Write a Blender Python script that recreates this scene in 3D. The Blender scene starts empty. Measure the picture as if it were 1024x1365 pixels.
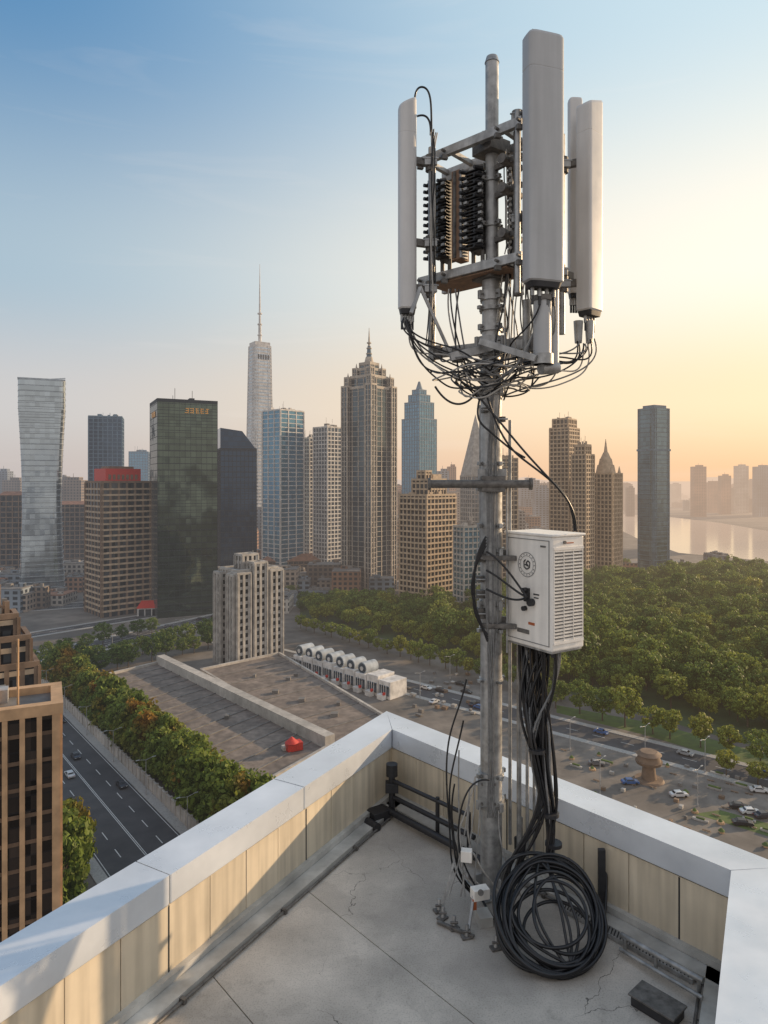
import bpy, math, random
from mathutils import Vector, Matrix
random.seed(7)
R=random.random
def U(a,b): return random.uniform(a,b)
# survey frame: camera station at origin, looking +Y, z up (metres)
F=910.0; CX=512.0; HY=640.0
GZ=-80.0     # street level
FZ=-5.15     # roof deck level
PZ=-4.0      # top of parapet
SUN_AZ=math.radians(62); SUN_EL=math.radians(14)
def at(u,v,d=8.6): return Vector(((u-CX)/F*d, d, (HY-v)/F*d))
def gnd(u,v,z=GZ):
    d=-z*F/(v-HY); return Vector(((u-CX)/F*d,d,z))
scene=bpy.context.scene
col=scene.collection

# ------------------------------------------------------------ node helpers
def N(nt,t,**k):
    n=nt.nodes.new(t)
    for a,b in k.items(): setattr(n,a,b)
    return n
def L(nt,a,b): nt.links.new(a,b)
def math_(nt,op,a,b=None,c=None,clamp=False):
    n=N(nt,'ShaderNodeMath',operation=op); n.use_clamp=clamp
    for i,x in enumerate((a,b,c)):
        if x is None: continue
        if isinstance(x,(int,float)): n.inputs[i].default_value=x
        else: L(nt,x,n.inputs[i])
    return n.outputs[0]
def vmath(nt,op,a,b=None):
    n=N(nt,'ShaderNodeVectorMath',operation=op)
    for i,x in enumerate((a,b)):
        if x is None: continue
        if isinstance(x,(tuple,list)): n.inputs[i].default_value=x
        else: L(nt,x,n.inputs[i])
    return n
def mixc(nt,f,a,b,mode='MIX'):
    n=N(nt,'ShaderNodeMix',data_type='RGBA',blend_type=mode)
    for i,x in ((0,f),(6,a),(7,b)):
        if isinstance(x,(int,float)): n.inputs[i].default_value=x
        elif isinstance(x,(tuple,list)): n.inputs[i].default_value=(x[0],x[1],x[2],1)
        else: L(nt,x,n.inputs[i])
    return n.outputs[2]
def maprange(nt,x,a,b,c,d,interp='LINEAR'):
    n=N(nt,'ShaderNodeMapRange',interpolation_type=interp)
    L(nt,x,n.inputs[0])
    for i,v in enumerate((a,b,c,d)): n.inputs[i+1].default_value=v
    return n.outputs[0]
def sock(g,name,io,t): return g.interface.new_socket(name=name,in_out=io,socket_type=t)
# sun-side factor for a horizontal direction
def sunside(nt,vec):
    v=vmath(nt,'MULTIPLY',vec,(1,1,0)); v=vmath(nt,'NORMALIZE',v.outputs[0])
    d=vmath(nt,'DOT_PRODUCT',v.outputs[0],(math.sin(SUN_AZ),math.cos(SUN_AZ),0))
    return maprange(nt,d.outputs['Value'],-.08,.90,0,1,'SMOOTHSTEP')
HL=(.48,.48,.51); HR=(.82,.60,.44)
hz=bpy.data.node_groups.new('PaintedHaze','ShaderNodeTree')  # haze painted in the shader: emissive colour mixed in by distance, no volume
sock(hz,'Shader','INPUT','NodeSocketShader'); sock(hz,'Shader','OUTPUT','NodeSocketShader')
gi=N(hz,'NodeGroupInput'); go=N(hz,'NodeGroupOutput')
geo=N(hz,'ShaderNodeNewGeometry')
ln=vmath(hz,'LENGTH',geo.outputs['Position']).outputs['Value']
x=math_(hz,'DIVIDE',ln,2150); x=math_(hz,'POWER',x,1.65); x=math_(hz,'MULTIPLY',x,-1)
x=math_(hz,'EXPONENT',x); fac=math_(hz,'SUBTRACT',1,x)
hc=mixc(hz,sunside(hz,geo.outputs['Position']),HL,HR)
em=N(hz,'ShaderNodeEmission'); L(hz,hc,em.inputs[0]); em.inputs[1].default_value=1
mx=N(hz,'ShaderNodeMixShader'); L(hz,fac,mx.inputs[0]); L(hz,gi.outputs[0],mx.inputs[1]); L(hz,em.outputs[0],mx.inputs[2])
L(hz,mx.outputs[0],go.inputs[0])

def newmat(name):
    m=bpy.data.materials.new(name); m.use_nodes=True; nt=m.node_tree; nt.nodes.clear()
    out=N(nt,'ShaderNodeOutputMaterial'); p=N(nt,'ShaderNodeBsdfPrincipled')
    return m,nt,out,p
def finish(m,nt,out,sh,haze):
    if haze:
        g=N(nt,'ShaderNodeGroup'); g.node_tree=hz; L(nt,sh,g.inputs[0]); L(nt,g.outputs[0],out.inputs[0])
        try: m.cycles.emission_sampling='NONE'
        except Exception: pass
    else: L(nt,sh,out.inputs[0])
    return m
def mat(name,c,rough=.6,metal=0,ns=3,na=.25,bump=0,haze=False,c2=None,ns2=None,streak=0,spec=.5,speck=0,lo2=.72,crack=False):
    m,nt,out,p=newmat(name)
    P=N(nt,'ShaderNodeNewGeometry').outputs['Position']
    n=N(nt,'ShaderNodeTexNoise'); n.inputs['Scale'].default_value=ns; n.inputs['Detail'].default_value=6; n.inputs['Roughness'].default_value=.62
    L(nt,P,n.inputs['Vector'])
    f=maprange(nt,n.outputs[0],.3,.7,0,1)
    lo=tuple(v*(1-na) for v in c); hi=tuple(min(1,v*(1+na)) for v in (c2 or c))
    cc=mixc(nt,f,lo,hi)
    if ns2:
        n2=N(nt,'ShaderNodeTexNoise'); n2.inputs['Scale'].default_value=ns2; n2.inputs['Detail'].default_value=4
        L(nt,P,n2.inputs['Vector']); f2=maprange(nt,n2.outputs[0],.35,.65,lo2,1.12)
        cc=mixc(nt,1.0,cc,f2,'MULTIPLY')
    if streak:
        mp=vmath(nt,'MULTIPLY',P,(9,9,.5)); n3=N(nt,'ShaderNodeTexNoise'); n3.inputs['Scale'].default_value=1
        L(nt,mp.outputs[0],n3.inputs['Vector']); f3=maprange(nt,n3.outputs[0],.35,.7,1.0,1-streak)
        cc=mixc(nt,1.0,cc,f3,'MULTIPLY')
    if speck:
        n4=N(nt,'ShaderNodeTexNoise'); n4.inputs['Scale'].default_value=60; n4.inputs['Detail'].default_value=2
        L(nt,P,n4.inputs['Vector']); cc=mixc(nt,1.0,cc,maprange(nt,n4.outputs[0],.3,.5,1-speck,1.0),'MULTIPLY')
        n5=N(nt,'ShaderNodeTexNoise'); n5.inputs['Scale'].default_value=4.5; n5.inputs['Detail'].default_value=8; n5.inputs['Roughness'].default_value=.75
        L(nt,P,n5.inputs['Vector']); cc=mixc(nt,maprange(nt,n5.outputs[0],.57,.72,0,.5),cc,tuple(v*.4 for v in c))
    if crack:
        # hairline cracks and lighter water-edge stains
        nd=N(nt,'ShaderNodeTexNoise'); nd.inputs['Scale'].default_value=3; nd.inputs['Detail'].default_value=5; L(nt,P,nd.inputs['Vector'])
        wv=vmath(nt,'ADD',P,vmath(nt,'MULTIPLY',nd.outputs['Color'],(.5,.5,.5)).outputs[0])
        vo=N(nt,'ShaderNodeTexVoronoi',feature='DISTANCE_TO_EDGE'); vo.inputs['Scale'].default_value=.55; L(nt,wv.outputs[0],vo.inputs['Vector'])
        cr=math_(nt,'LESS_THAN',vo.outputs['Distance'],.0022)
        mk=N(nt,'ShaderNodeTexNoise'); mk.inputs['Scale'].default_value=.7; L(nt,P,mk.inputs['Vector'])
        cr=math_(nt,'MULTIPLY',cr,maprange(nt,mk.outputs[0],.5,.56,0,.8)); cc=mixc(nt,cr,cc,(.06,.055,.05))
        st=N(nt,'ShaderNodeTexNoise'); st.inputs['Scale'].default_value=1.15; st.inputs['Detail'].default_value=3; st.inputs['Distortion'].default_value=.8; L(nt,P,st.inputs['Vector'])
        ring=math_(nt,'ABSOLUTE',math_(nt,'SUBTRACT',st.outputs[0],.58)); cc=mixc(nt,maprange(nt,ring,0,.012,.3,0),cc,tuple(v*.55 for v in c))
        cc=mixc(nt,maprange(nt,st.outputs[0],.58,.60,0,.22),cc,tuple(v*.6 for v in c))
    L(nt,cc,p.inputs['Base Color'])
    rr=maprange(nt,n.outputs[0],.3,.7,max(.03,rough-.12),min(1,rough+.12)); L(nt,rr,p.inputs['Roughness'])
    p.inputs['Metallic'].default_value=metal; p.inputs['Specular IOR Level'].default_value=spec
    if bump:
        b=N(nt,'ShaderNodeBump'); b.inputs['Strength'].default_value=bump; b.inputs['Distance'].default_value=.02
        L(nt,n.outputs[0],b.inputs['Height']); L(nt,b.outputs[0],p.inputs['Normal'])
    return finish(m,nt,out,p.outputs[0],haze)
def glass(name,c,metal=.75,rough=.08,cell=(3,3,3.6),var=.16,warp=.014,line=True,big_=.08):
    m,nt,out,p=newmat(name)
    P=N(nt,'ShaderNodeTexCoord').outputs['Object']
    q=vmath(nt,'DIVIDE',P,cell); q=vmath(nt,'ADD',q.outputs[0],(.37,.37,.11))
    fl=vmath(nt,'FLOOR',q.outputs[0]); w=N(nt,'ShaderNodeTexWhiteNoise'); L(nt,fl.outputs[0],w.inputs['Vector'])
    cc=mixc(nt,w.outputs['Value'],tuple(v*(1-var) for v in c),tuple(min(1,v*(1+var)) for v in c))
    if line:
        fr=vmath(nt,'FRACTION',vmath(nt,'MULTIPLY',q.outputs[0],(2,2,1)).outputs[0]); sp=N(nt,'ShaderNodeSeparateXYZ'); L(nt,fr.outputs[0],sp.inputs[0])
        lz=math_(nt,'LESS_THAN',sp.outputs[2],.11)
        cc=mixc(nt,math_(nt,'MULTIPLY',lz,.65),cc,(.03,.03,.035))
    L(nt,cc,p.inputs['Base Color']); p.inputs['Metallic'].default_value=metal
    L(nt,maprange(nt,w.outputs['Value'],0,1,rough*.6,rough*1.6),p.inputs['Roughness'])
    g=N(nt,'ShaderNodeNewGeometry')
    d=vmath(nt,'SUBTRACT',w.outputs['Color'],(.5,.5,.5)); d=vmath(nt,'MULTIPLY',d.outputs[0],(warp,warp,warp))
    big=N(nt,'ShaderNodeTexNoise'); big.inputs['Scale'].default_value=.04; big.inputs['Detail'].default_value=2; L(nt,P,big.inputs['Vector'])
    d2=vmath(nt,'SUBTRACT',big.outputs['Color'],(.5,.5,.5)); d2=vmath(nt,'MULTIPLY',d2.outputs[0],(big_,big_,big_))
    s=vmath(nt,'ADD',g.outputs['Normal'],d.outputs[0]); s=vmath(nt,'ADD',s.outputs[0],d2.outputs[0]); s=vmath(nt,'NORMALIZE',s.outputs[0])
    L(nt,s.outputs[0],p.inputs['Normal'])
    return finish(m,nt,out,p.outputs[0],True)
def windowed(name,wall,dark=(.03,.035,.04),sx=.28,fz=3.3,thr=.42):
    m,nt,out,p=newmat(name)
    P=N(nt,'ShaderNodeTexCoord').outputs['Object']; s=N(nt,'ShaderNodeSeparateXYZ'); L(nt,P,s.inputs[0])
    a=math_(nt,'ADD',s.outputs[0],s.outputs[1]); a=math_(nt,'MULTIPLY',a,sx); a=math_(nt,'FRACT',a); a=math_(nt,'GREATER_THAN',a,thr)
    b=math_(nt,'DIVIDE',s.outputs[2],fz); b=math_(nt,'FRACT',b); b=math_(nt,'GREATER_THAN',b,thr)
    w=math_(nt,'MULTIPLY',a,b)
    g=N(nt,'ShaderNodeNewGeometry'); sn=N(nt,'ShaderNodeSeparateXYZ'); L(nt,g.outputs['Normal'],sn.inputs[0])
    side=math_(nt,'LESS_THAN',sn.outputs[2],.5); w=math_(nt,'MULTIPLY',w,side)
    n=N(nt,'ShaderNodeTexNoise'); n.inputs['Scale'].default_value=.03; n.inputs['Detail'].default_value=5; L(nt,P,n.inputs['Vector'])
    wc=mixc(nt,maprange(nt,n.outputs[0],.35,.65,0,1),tuple(v*.55 for v in wall),tuple(min(1,v*1.35) for v in wall))
    L(nt,mixc(nt,w,wc,dark),p.inputs['Base Color'])
    L(nt,maprange(nt,w,0,1,.8,.2),p.inputs['Roughness'])
    return finish(m,nt,out,p.outputs[0],True)
def leafmat(name,ca,cb,cc_=None,trans=.42):
    m,nt,out,p=newmat(name)
    oi=N(nt,'ShaderNodeObjectInfo'); g=N(nt,'ShaderNodeNewGeometry')
    n=N(nt,'ShaderNodeTexNoise'); n.inputs['Scale'].default_value=.35; n.inputs['Detail'].default_value=3; L(nt,g.outputs['Position'],n.inputs['Vector'])
    f=math_(nt,'ADD',math_(nt,'MULTIPLY',oi.outputs['Random'],.75),math_(nt,'MULTIPLY',maprange(nt,n.outputs[0],.3,.7,0,1),.25))
    c=mixc(nt,f,ca,cb)
    if cc_:
        n2=N(nt,'ShaderNodeTexNoise'); n2.inputs['Scale'].default_value=.12; L(nt,g.outputs['Position'],n2.inputs['Vector'])
        c=mixc(nt,maprange(nt,n2.outputs[0],.48,.66,0,1),c,cc_)
    c=mixc(nt,1.0,c,maprange(nt,g.outputs['Random Per Island'],0,1,.6,1.45),'MULTIPLY')
    L(nt,c,p.inputs['Base Color']); p.inputs['Roughness'].default_value=.6; p.inputs['Specular IOR Level'].default_value=.25
    t=N(nt,'ShaderNodeBsdfTranslucent'); L(nt,c,t.inputs[0]); mx=N(nt,'ShaderNodeMixShader'); mx.inputs[0].default_value=trans
    L(nt,p.outputs[0],mx.inputs[1]); L(nt,t.outputs[0],mx.inputs[2])
    return finish(m,nt,out,mx.outputs[0],True)

# ------------------------------------------------------------ mesh builder
class MB:
    def __init__(s): s.v=[];s.f=[];s.m=[];s.s=[]
    def add(s,vs,fs,mi=0,sm=False):
        o=len(s.v); s.v.extend([tuple(v) for v in vs])
        for f in fs: s.f.append(tuple(i+o for i in f)); s.m.append(mi); s.s.append(sm)
    def box(s,c,sz,mi=0,rot=0,mx=None):
        a,b,h=sz[0]/2,sz[1]/2,sz[2]/2; vs=[Vector((x,y,z)) for z in(-h,h) for y in(-b,b) for x in(-a,a)]
        M=mx or (Matrix.Rotation(rot,3,'Z') if rot else None)
        if M is not None: vs=[M@v for v in vs]
        c=Vector(c); vs=[v+c for v in vs]
        s.add(vs,[(0,2,3,1),(4,5,7,6),(0,1,5,4),(2,6,7,3),(0,4,6,2),(1,3,7,5)],mi)
    def prism(s,poly,z0,z1,mi=0,top=None):
        n=len(poly)
        ar=sum(poly[i][0]*poly[(i+1)%n][1]-poly[(i+1)%n][0]*poly[i][1] for i in range(n))
        if ar<0: poly=poly[::-1]
        vs=[(p[0],p[1],z0) for p in poly]+[(p[0],p[1],z1) for p in poly]
        s.add(vs,[tuple(range(n))[::-1]]+[(i,(i+1)%n,(i+1)%n+n,i+n) for i in range(n)],mi)
        s.add(vs[n:],[tuple(range(n))],mi if top is None else top)
    def beam(s,p0,p1,w,h,mi=0):
        p0=Vector(p0);p1=Vector(p1);d=(p1-p0);l=d.length;d.normalize()
        up=Vector((0,0,1)) if abs(d.z)<.9 else Vector((0,1,0))
        x=d.cross(up).normalized(); z=x.cross(d)
        M=Matrix((x,d,z)).transposed(); s.box((p0+p1)/2,(w,l,h),mi,mx=M)
    def cyl(s,p0,p1,r0,r1=None,n=14,mi=0):
        r1=r0 if r1 is None else r1; p0=Vector(p0);p1=Vector(p1);d=(p1-p0).normalized()
        up=Vector((0,0,1)) if abs(d.z)<.9 else Vector((1,0,0)); x=d.cross(up).normalized(); y=d.cross(x)
        vs=[]
        for p,r in((p0,r0),(p1,r1)):
            for i in range(n):
                a=2*math.pi*i/n; vs.append(p+x*math.cos(a)*r+y*math.sin(a)*r)
        s.add(vs,[(i,i+n,(i+1)%n+n,(i+1)%n) for i in range(n)],mi,True)
        s.add(vs,[tuple(range(n)),tuple(range(n,2*n))[::-1]],mi)
    def obj(s,name,mats,parent=None,bevel=0,loc=None,rot=0,seg=2):
        me=bpy.data.meshes.new(name); me.from_pydata(s.v,[],s.f); 
        for m in mats: me.materials.append(m)
        me.polygons.foreach_set('material_index',s.m); me.polygons.foreach_set('use_smooth',s.s); me.update()
        o=bpy.data.objects.new(name,me); col.objects.link(o)
        if parent: o.parent=parent
        if loc is not None: o.location=loc
        o.rotation_euler[2]=rot
        if bevel:
            b=o.modifiers.new('bevel','BEVEL'); b.width=bevel; b.segments=seg; b.limit_method='ANGLE'
        return o
def empty(name,loc=(0,0,0)):
    e=bpy.data.objects.new(name,None); e.location=loc; col.objects.link(e); e.empty_display_size=.2; return e
def cable(name,pts,r,m,parent,cyc=False):
    c=bpy.data.curves.new(name,'CURVE'); c.dimensions='3D'; c.bevel_depth=r; c.bevel_resolution=2; c.resolution_u=8; c.use_fill_caps=True
    groups=pts if isinstance(pts[0],list) else [pts]
    for g in groups:
        s=c.splines.new('NURBS'); s.points.add(len(g)-1)
        for i,p in enumerate(g): s.points[i].co=(p[0],p[1],p[2],1)
        s.order_u=4 if len(g)>3 else len(g); s.use_endpoint_u=not cyc; s.use_cyclic_u=cyc
    c.materials.append(m); o=bpy.data.objects.new(name,c); col.objects.link(o); o.parent=parent; return o

# ------------------------------------------------------------ world
w=bpy.data.worlds.new('World'); scene.world=w; w.use_nodes=True; nt=w.node_tree; nt.nodes.clear()
wo=N(nt,'ShaderNodeOutputWorld'); sky=N(nt,'ShaderNodeTexSky',sky_type='NISHITA'); sky.sun_disc=False
sky.sun_elevation=SUN_EL; sky.sun_rotation=SUN_AZ; sky.air_density=1.2; sky.dust_density=2.5; sky.ozone_density=1.5; sky.altitude=80
b1=N(nt,'ShaderNodeBackground'); b1.inputs[1].default_value=.12; L(nt,sky.outputs[0],b1.inputs[0])
tc=N(nt,'ShaderNodeTexCoord'); dirn=vmath(nt,'NORMALIZE',tc.outputs['Generated']).outputs[0]
sz=N(nt,'ShaderNodeSeparateXYZ'); L(nt,dirn,sz.inputs[0])
def ramp(stops):
    r=N(nt,'ShaderNodeValToRGB'); e=r.color_ramp.elements
    while len(e)<len(stops): e.new(.5)
    for i,(p,c) in enumerate(stops): e[i].position=p; e[i].color=(*c,1)
    r.color_ramp.interpolation='EASE'
    L(nt,sz.outputs[2],r.inputs[0]); return r.outputs[0]
lf=ramp([(0,(.62,.56,.54)),(.10,(.65,.63,.63)),(.27,(.43,.56,.66)),(.57,(.105,.28,.52)),(1,(.34,.42,.54))])
rt=ramp([(0,(.92,.58,.34)),(.11,(1.0,.76,.49)),(.28,(1.0,.92,.77)),(.56,(.57,.72,.79)),(1,(.36,.44,.56))])
rear=ramp([(0,(.78,.70,.64)),(.3,(.86,.82,.80)),(.7,(.74,.76,.82)),(1,(.36,.44,.56))])
ss=sunside(nt,dirn)
gr=mixc(nt,ss,lf,rt)
gr=mixc(nt,maprange(nt,sz.outputs[1],.25,-.35,0,1,'SMOOTHSTEP'),gr,rear)
cm=vmath(nt,'MULTIPLY',dirn,(3,3,26)); cn=N(nt,'ShaderNodeTexNoise'); cn.inputs['Scale'].default_value=1.1; cn.inputs['Detail'].default_value=7; cn.inputs['Distortion'].default_value=.6
L(nt,cm.outputs[0],cn.inputs['Vector'])
gr=mixc(nt,maprange(nt,cn.outputs[0],.58,.8,0,.14),gr,(.95,.86,.8))
b2=N(nt,'ShaderNodeBackground'); L(nt,gr,b2.inputs[0]); L(nt,maprange(nt,ss,0,1,1.02,1.16),b2.inputs[1])
mw=N(nt,'ShaderNodeMixShader'); mw.inputs[0].default_value=.9; L(nt,b1.outputs[0],mw.inputs[1]); L(nt,b2.outputs[0],mw.inputs[2]); L(nt,mw.outputs[0],wo.inputs[0])
sd=bpy.data.lights.new('sun','SUN'); sd.energy=5.0; sd.angle=math.radians(.6); sd.color=(1,.72,.44)
so=bpy.data.objects.new('sun',sd); col.objects.link(so)
S=Vector((math.sin(SUN_AZ)*math.cos(SUN_EL),math.cos(SUN_AZ)*math.cos(SUN_EL),math.sin(SUN_EL)))
so.rotation_euler=S.to_track_quat('Z','Y').to_euler()
# ------------------------------------------------------------ camera
cd=bpy.data.cameras.new('camera'); cam=bpy.data.objects.new('camera',cd); col.objects.link(cam)
cd.sensor_fit='VERTICAL'; cd.sensor_height=36; cd.lens=24; cd.shift_y=-(682.5-HY)/1365; cd.clip_end=60000; cd.clip_start=.1
cam.rotation_euler=(math.radians(90),0,0); scene.camera=cam
scene.view_settings.view_transform='Standard'; scene.view_settings.look='None'; scene.view_settings.exposure=0

# ------------------------------------------------------------ materials
M_steel=mat('galvanised_steel',(.40,.40,.395),.48,.5,ns=9,na=.35,bump=.12,streak=.35)
M_steeld=mat('weathered_steel',(.15,.14,.13),.6,.4,ns=14,na=.5,bump=.2)
M_rad=mat('radome_grey',(.45,.455,.46),.42,0,ns=2,na=.06,streak=.16)
M_radw=mat('radome_light',(.62,.61,.60),.42,0,ns=2,na=.06,streak=.12)
M_dark=mat('dark_plastic',(.025,.025,.028),.5,0,ns=20,na=.3)
M_rub=mat('black_rubber',(.012,.012,.014),.36,0,ns=30,na=.3)
M_grub=mat('grey_cable',(.17,.17,.17),.5,0,ns=30,na=.3)
M_lrub=mat('light_cable',(.40,.38,.35),.5,0,ns=30,na=.2)
M_rust=mat('rusty_panel',(.24,.15,.10),.7,.1,ns=12,na=.4)
M_cab=mat('cabinet_paint',(.86,.82,.76),.4,0,ns=4,na=.06,streak=.14)
M_cream=mat('cream_panel',(.66,.575,.44),.6,0,ns=1.3,na=.1,bump=.05,streak=.28)
M_cop=mat('coping_metal',(.64,.68,.73),.34,.25,ns=2.2,na=.06,ns2=.8,lo2=.9)
M_gap=mat('joint_sealant',(.04,.04,.04),.9)
M_floor=mat('roof_concrete',(.53,.48,.42),.8,0,ns=1.6,na=.2,bump=.4,ns2=.55,speck=.25,crack=True)
M_kerb=mat('kerb_metal',(.50,.49,.46),.6,.1,ns=3,na=.25,ns2=1)
M_red=mat('red_paint',(.5,.035,.02),.5,0,haze=True)
M_orange=mat('orange_label',(.45,.12,.04),.5)

# ------------------------------------------------------------ roof deck + parapets
def V2(x,y): return Vector((x,y))
A=V2(.13,10.96); B=V2(3.56,7.0); e1=(B-A).normalized(); e2=V2(-.494,-.869).normalized()
C=A+e2*17; Dq=B+e2*15
n1=V2(-.869,.494).normalized(); n2=V2(-e1.y,e1.x); n3=-n1
def isect(p,d,q,e):
    cr=d.x*e.y-d.y*e.x; t=((q.x-p.x)*e.y-(q.y-p.y)*e.x)/cr; return p+d*t
def off(w):
    a=isect(A+n1*w,e2,A+n2*w,e1); b=isect(B+n3*w,e2,B+n2*w,e1)
    return a,b,C+n1*w,Dq+n3*w
W=.5
def parapet(name,inner0,inner1,outer0,outer1,cuts,nin,wall0,wall1,wo0,wo1):
    P=empty(name)
    mb=MB(); ln_=(inner1-inner0).length; d=(inner1-inner0).normalized()
    ts=[0]+cuts+[ln_]
    nrm=-nin
    for i in range(len(ts)-1):
        a,b=ts[i]+.007,ts[i+1]-.007
        pa=inner0+d*a; pb=inner0+d*b
        qa=outer0 if i==0 else pa+nrm*W; qb=outer1 if i==len(ts)-2 else pb+nrm*W
        mb.prism([pa,pb,qb,qa],PZ-.3,PZ-.002*(i%2),0)
    mb.obj('coping',[M_cop],P,bevel=.012)
    mb=MB(); mb.prism([inner0+nrm*.02,inner1+nrm*.02,outer1-nrm*.02,outer0-nrm*.02],PZ-.28,PZ-.012,0); mb.obj('coping_joint_fill',[M_gap],P)
    mb=MB(); mb.prism([wall0,wall1,wo1,wo0],FZ,PZ-.301,0); mb.obj('wall_core',[M_gap],P)
    mb=MB(); l=(wall1-wall0).length; n=int(l/.57); s=l/n
    for i in range(n):
        a=wall0+d*(i*s+.004); b=wall0+d*((i+1)*s-.004)
        g=.004*(i%3)
        mb.prism([a,b,b+nin*(.018+g*.5),a+nin*(.018+g*.5)],FZ+.14,PZ-.32,0)
        if i%4==0: mb.prism([a-d*.012,a+d*.008,a+d*.008+nin*.026,a-d*.012+nin*.026],FZ+.14,PZ-.33,1)
    mb.obj('cladding_boards',[M_cream,M_gap],P,bevel=.003,seg=1)
    mb=MB(); a=wall0+nin*.02; b=wall1+nin*.02
    mb.prism([a,b,b+nin*.26,a+nin*.26],FZ,FZ+.07,0)
    mb.prism([a,b,b+nin*.07,a+nin*.07],FZ+.07,FZ+.15,0)
    mb.obj('foot_flashing',[M_kerb],P,bevel=.01)
    mb=MB(); q0=a+nin*.30; q1=b+nin*.30
    mb.cyl((q0.x,q0.y,FZ+.03),(q1.x,q1.y,FZ+.03),.016)
    k=0
    while k<l:
        c=a+d*k+nin*.29; mb.box((c.x,c.y,FZ+.03),(.04,.08,.05),1,rot=math.atan2(d.y,d.x)); k+=1.6
    mb.obj('conduit',[M_steeld,M_steeld],P)
    return P
ai,bi,ci,di=A,B,C,Dq; ao,bo,co,do=off(W)
aw,bw,cw,dw=off(.05); av,bv,cv,dv=off(.44)
parapet('parapet_wall',ai,ci,ao,co,[2.37,4.65,6.95,9.25,11.5,13.8],-n1,aw,cw,av,cv)
parapet('parapet_wall',ai,bi,ao,bo,[],-n2,aw,bw,av,bv)
parapet('parapet_wall',bi,di,bo,do,[2.6,5.2,7.8,10.4],-n3,bw,dw,bv,dv)
P=empty('rooftop_deck')
mb=MB(); mb.prism([av,bv,dv,cv],FZ-.3,FZ-.02,0); mb.obj('slab_bed',[M_gap],P)
mb=MB(); lu=(B-A).length
avals=[-.04,lu+.04]; bvals=[-.02,2.54,4.22,5.9,7.6,9.3,11,12.7,14.4]
for i in range(len(avals)-1):
    for j in range(len(bvals)-1):
        a0,a1=avals[i]+.006,avals[i+1]-.006; b0,b1=bvals[j]+.006,bvals[j+1]-.006
        mb.prism([A+e1*a0+e2*b0,A+e1*a1+e2*b0,A+e1*a1+e2*b1,A+e1*a0+e2*b1],FZ-.02,FZ,0)
mb.obj('concrete_slabs',[M_floor],P,bevel=.003,seg=1)
M_host=windowed('host_facade',(.45,.40,.32))
mb=MB(); mb.prism([av,bv,dv,cv],GZ,FZ-.31,0); mb.obj('office_building',[M_host])

# ------------------------------------------------------------ telecom mast
mx_,my_=1.35,8.6
T=empty('telecom_mast')
mb=MB()
def mz(v): return (HY-v)/F*8.6
mb.cyl((mx_,my_,FZ+.03),(mx_,my_,mz(482)),.135,n=32)
mb.cyl((mx_,my_,mz(482)),(mx_,my_,mz(365)),.115,n=28)
mb.cyl((mx_+.01,my_,mz(365)),(mx_+.01,my_,mz(82)),.083,n=24)
mb.cyl((mx_+.01,my_,mz(84)),(mx_+.01,my_,mz(76)),.092,.07,n=24)
mb.obj('pipe',[M_steel],T)
mb=MB()
def collar(v,r,h,mi=0,bolts=True,x=mx_,y=my_):
    z=mz(v); mb.cyl((x,y,z-h/2),(x,y,z+h/2),r,n=28,mi=mi)
    if bolts:
        for k in range(4):
            a=k*math.pi/2+.5; c=Vector((x+math.cos(a)*(r+.02),y+math.sin(a)*(r+.02),z)); 
            mb.box(c,(.07,.05,h*.9),mi,rot=a)
            mb.cyl(c+Vector((math.cos(a+1.57)*.05,math.sin(a+1.57)*.05,0)),c-Vector((math.cos(a+1.57)*.05,math.sin(a+1.57)*.05,0)),.012,n=6,mi=1)
for v,r,h in((395,.14,.12),(412,.15,.05),(438,.14,.08),(458,.19,.14),(472,.16,.06),(486,.165,.08),(522,.16,.1),(618,.15,.05),(648,.17,.12),(700,.15,.06),(735,.155,.1),(805,.15,.12),(838,.155,.05),(905,.15,.04),(1030,.16,.06),(1068,.165,.12)): collar(v,r,h)
for v in (182,240,300,352): collar(v,.105,.06,x=mx_+.01)
mb.box((mx_,my_,FZ+.015),(.5,.5,.03),0,rot=.4)
for k in range(4):
    a=.4+math.pi/4+k*math.pi/2; mb.cyl((mx_+math.cos(a)*.28,my_+math.sin(a)*.28,FZ+.03),(mx_+math.cos(a)*.28,my_+math.sin(a)*.28,FZ+.11),.018,n=8,mi=1)
    a=.4+k*math.pi/2; 
    p=Vector((mx_+math.cos(a)*.17,my_+math.sin(a)*.17,FZ+.13)); mb.box(p,(.12,.015,.2),0,rot=a)
mb.box((mx_-.06,my_-.15,mz(1050)),(.26,.03,.34),0); 
for dx in(-.08,.08):
    for dz in(-.12,.12): mb.cyl((mx_-.06+dx,my_-.17,mz(1050)+dz),(mx_-.06+dx,my_-.2,mz(1050)+dz),.014,n=6,mi=1)
for v,dx,s_ in((742,-.15,.1),(770,-.16,.07),(790,-.15,.09),(815,-.14,.12),(832,.12,.08),(560,.12,.06),(548,-.1,.06)):
    mb.box((mx_+dx,my_-.1,mz(v)),(s_,.09,s_*1.1),1,rot=.3); mb.cyl((mx_+dx-.05,my_-.16,mz(v)),(mx_+dx+.06,my_-.16,mz(v)),.012,n=6,mi=0)
mb.obj('clamp_collars',[M_steel,M_steeld],T,bevel=.004,seg=1)
mb=MB(); z=mz(645)
mb.cyl((at(572,645).x,my_-.2,z),(at(703,645).x,my_-.2,z),.05,n=16)
for u in(571,703): 
    q=at(u,645).x; mb.cyl((q-.015,my_-.2,z),(q+.015,my_-.2,z),.075,n=16)
mb.box((mx_,my_-.17,z),(.3,.1,.2)); mb.box((mx_,my_-.1,mz(640)),(.36,.05,.28),1)
mb.obj('crossbar',[M_steeld,M_steel],T,bevel=.006,seg=1)
mb=MB()
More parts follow.
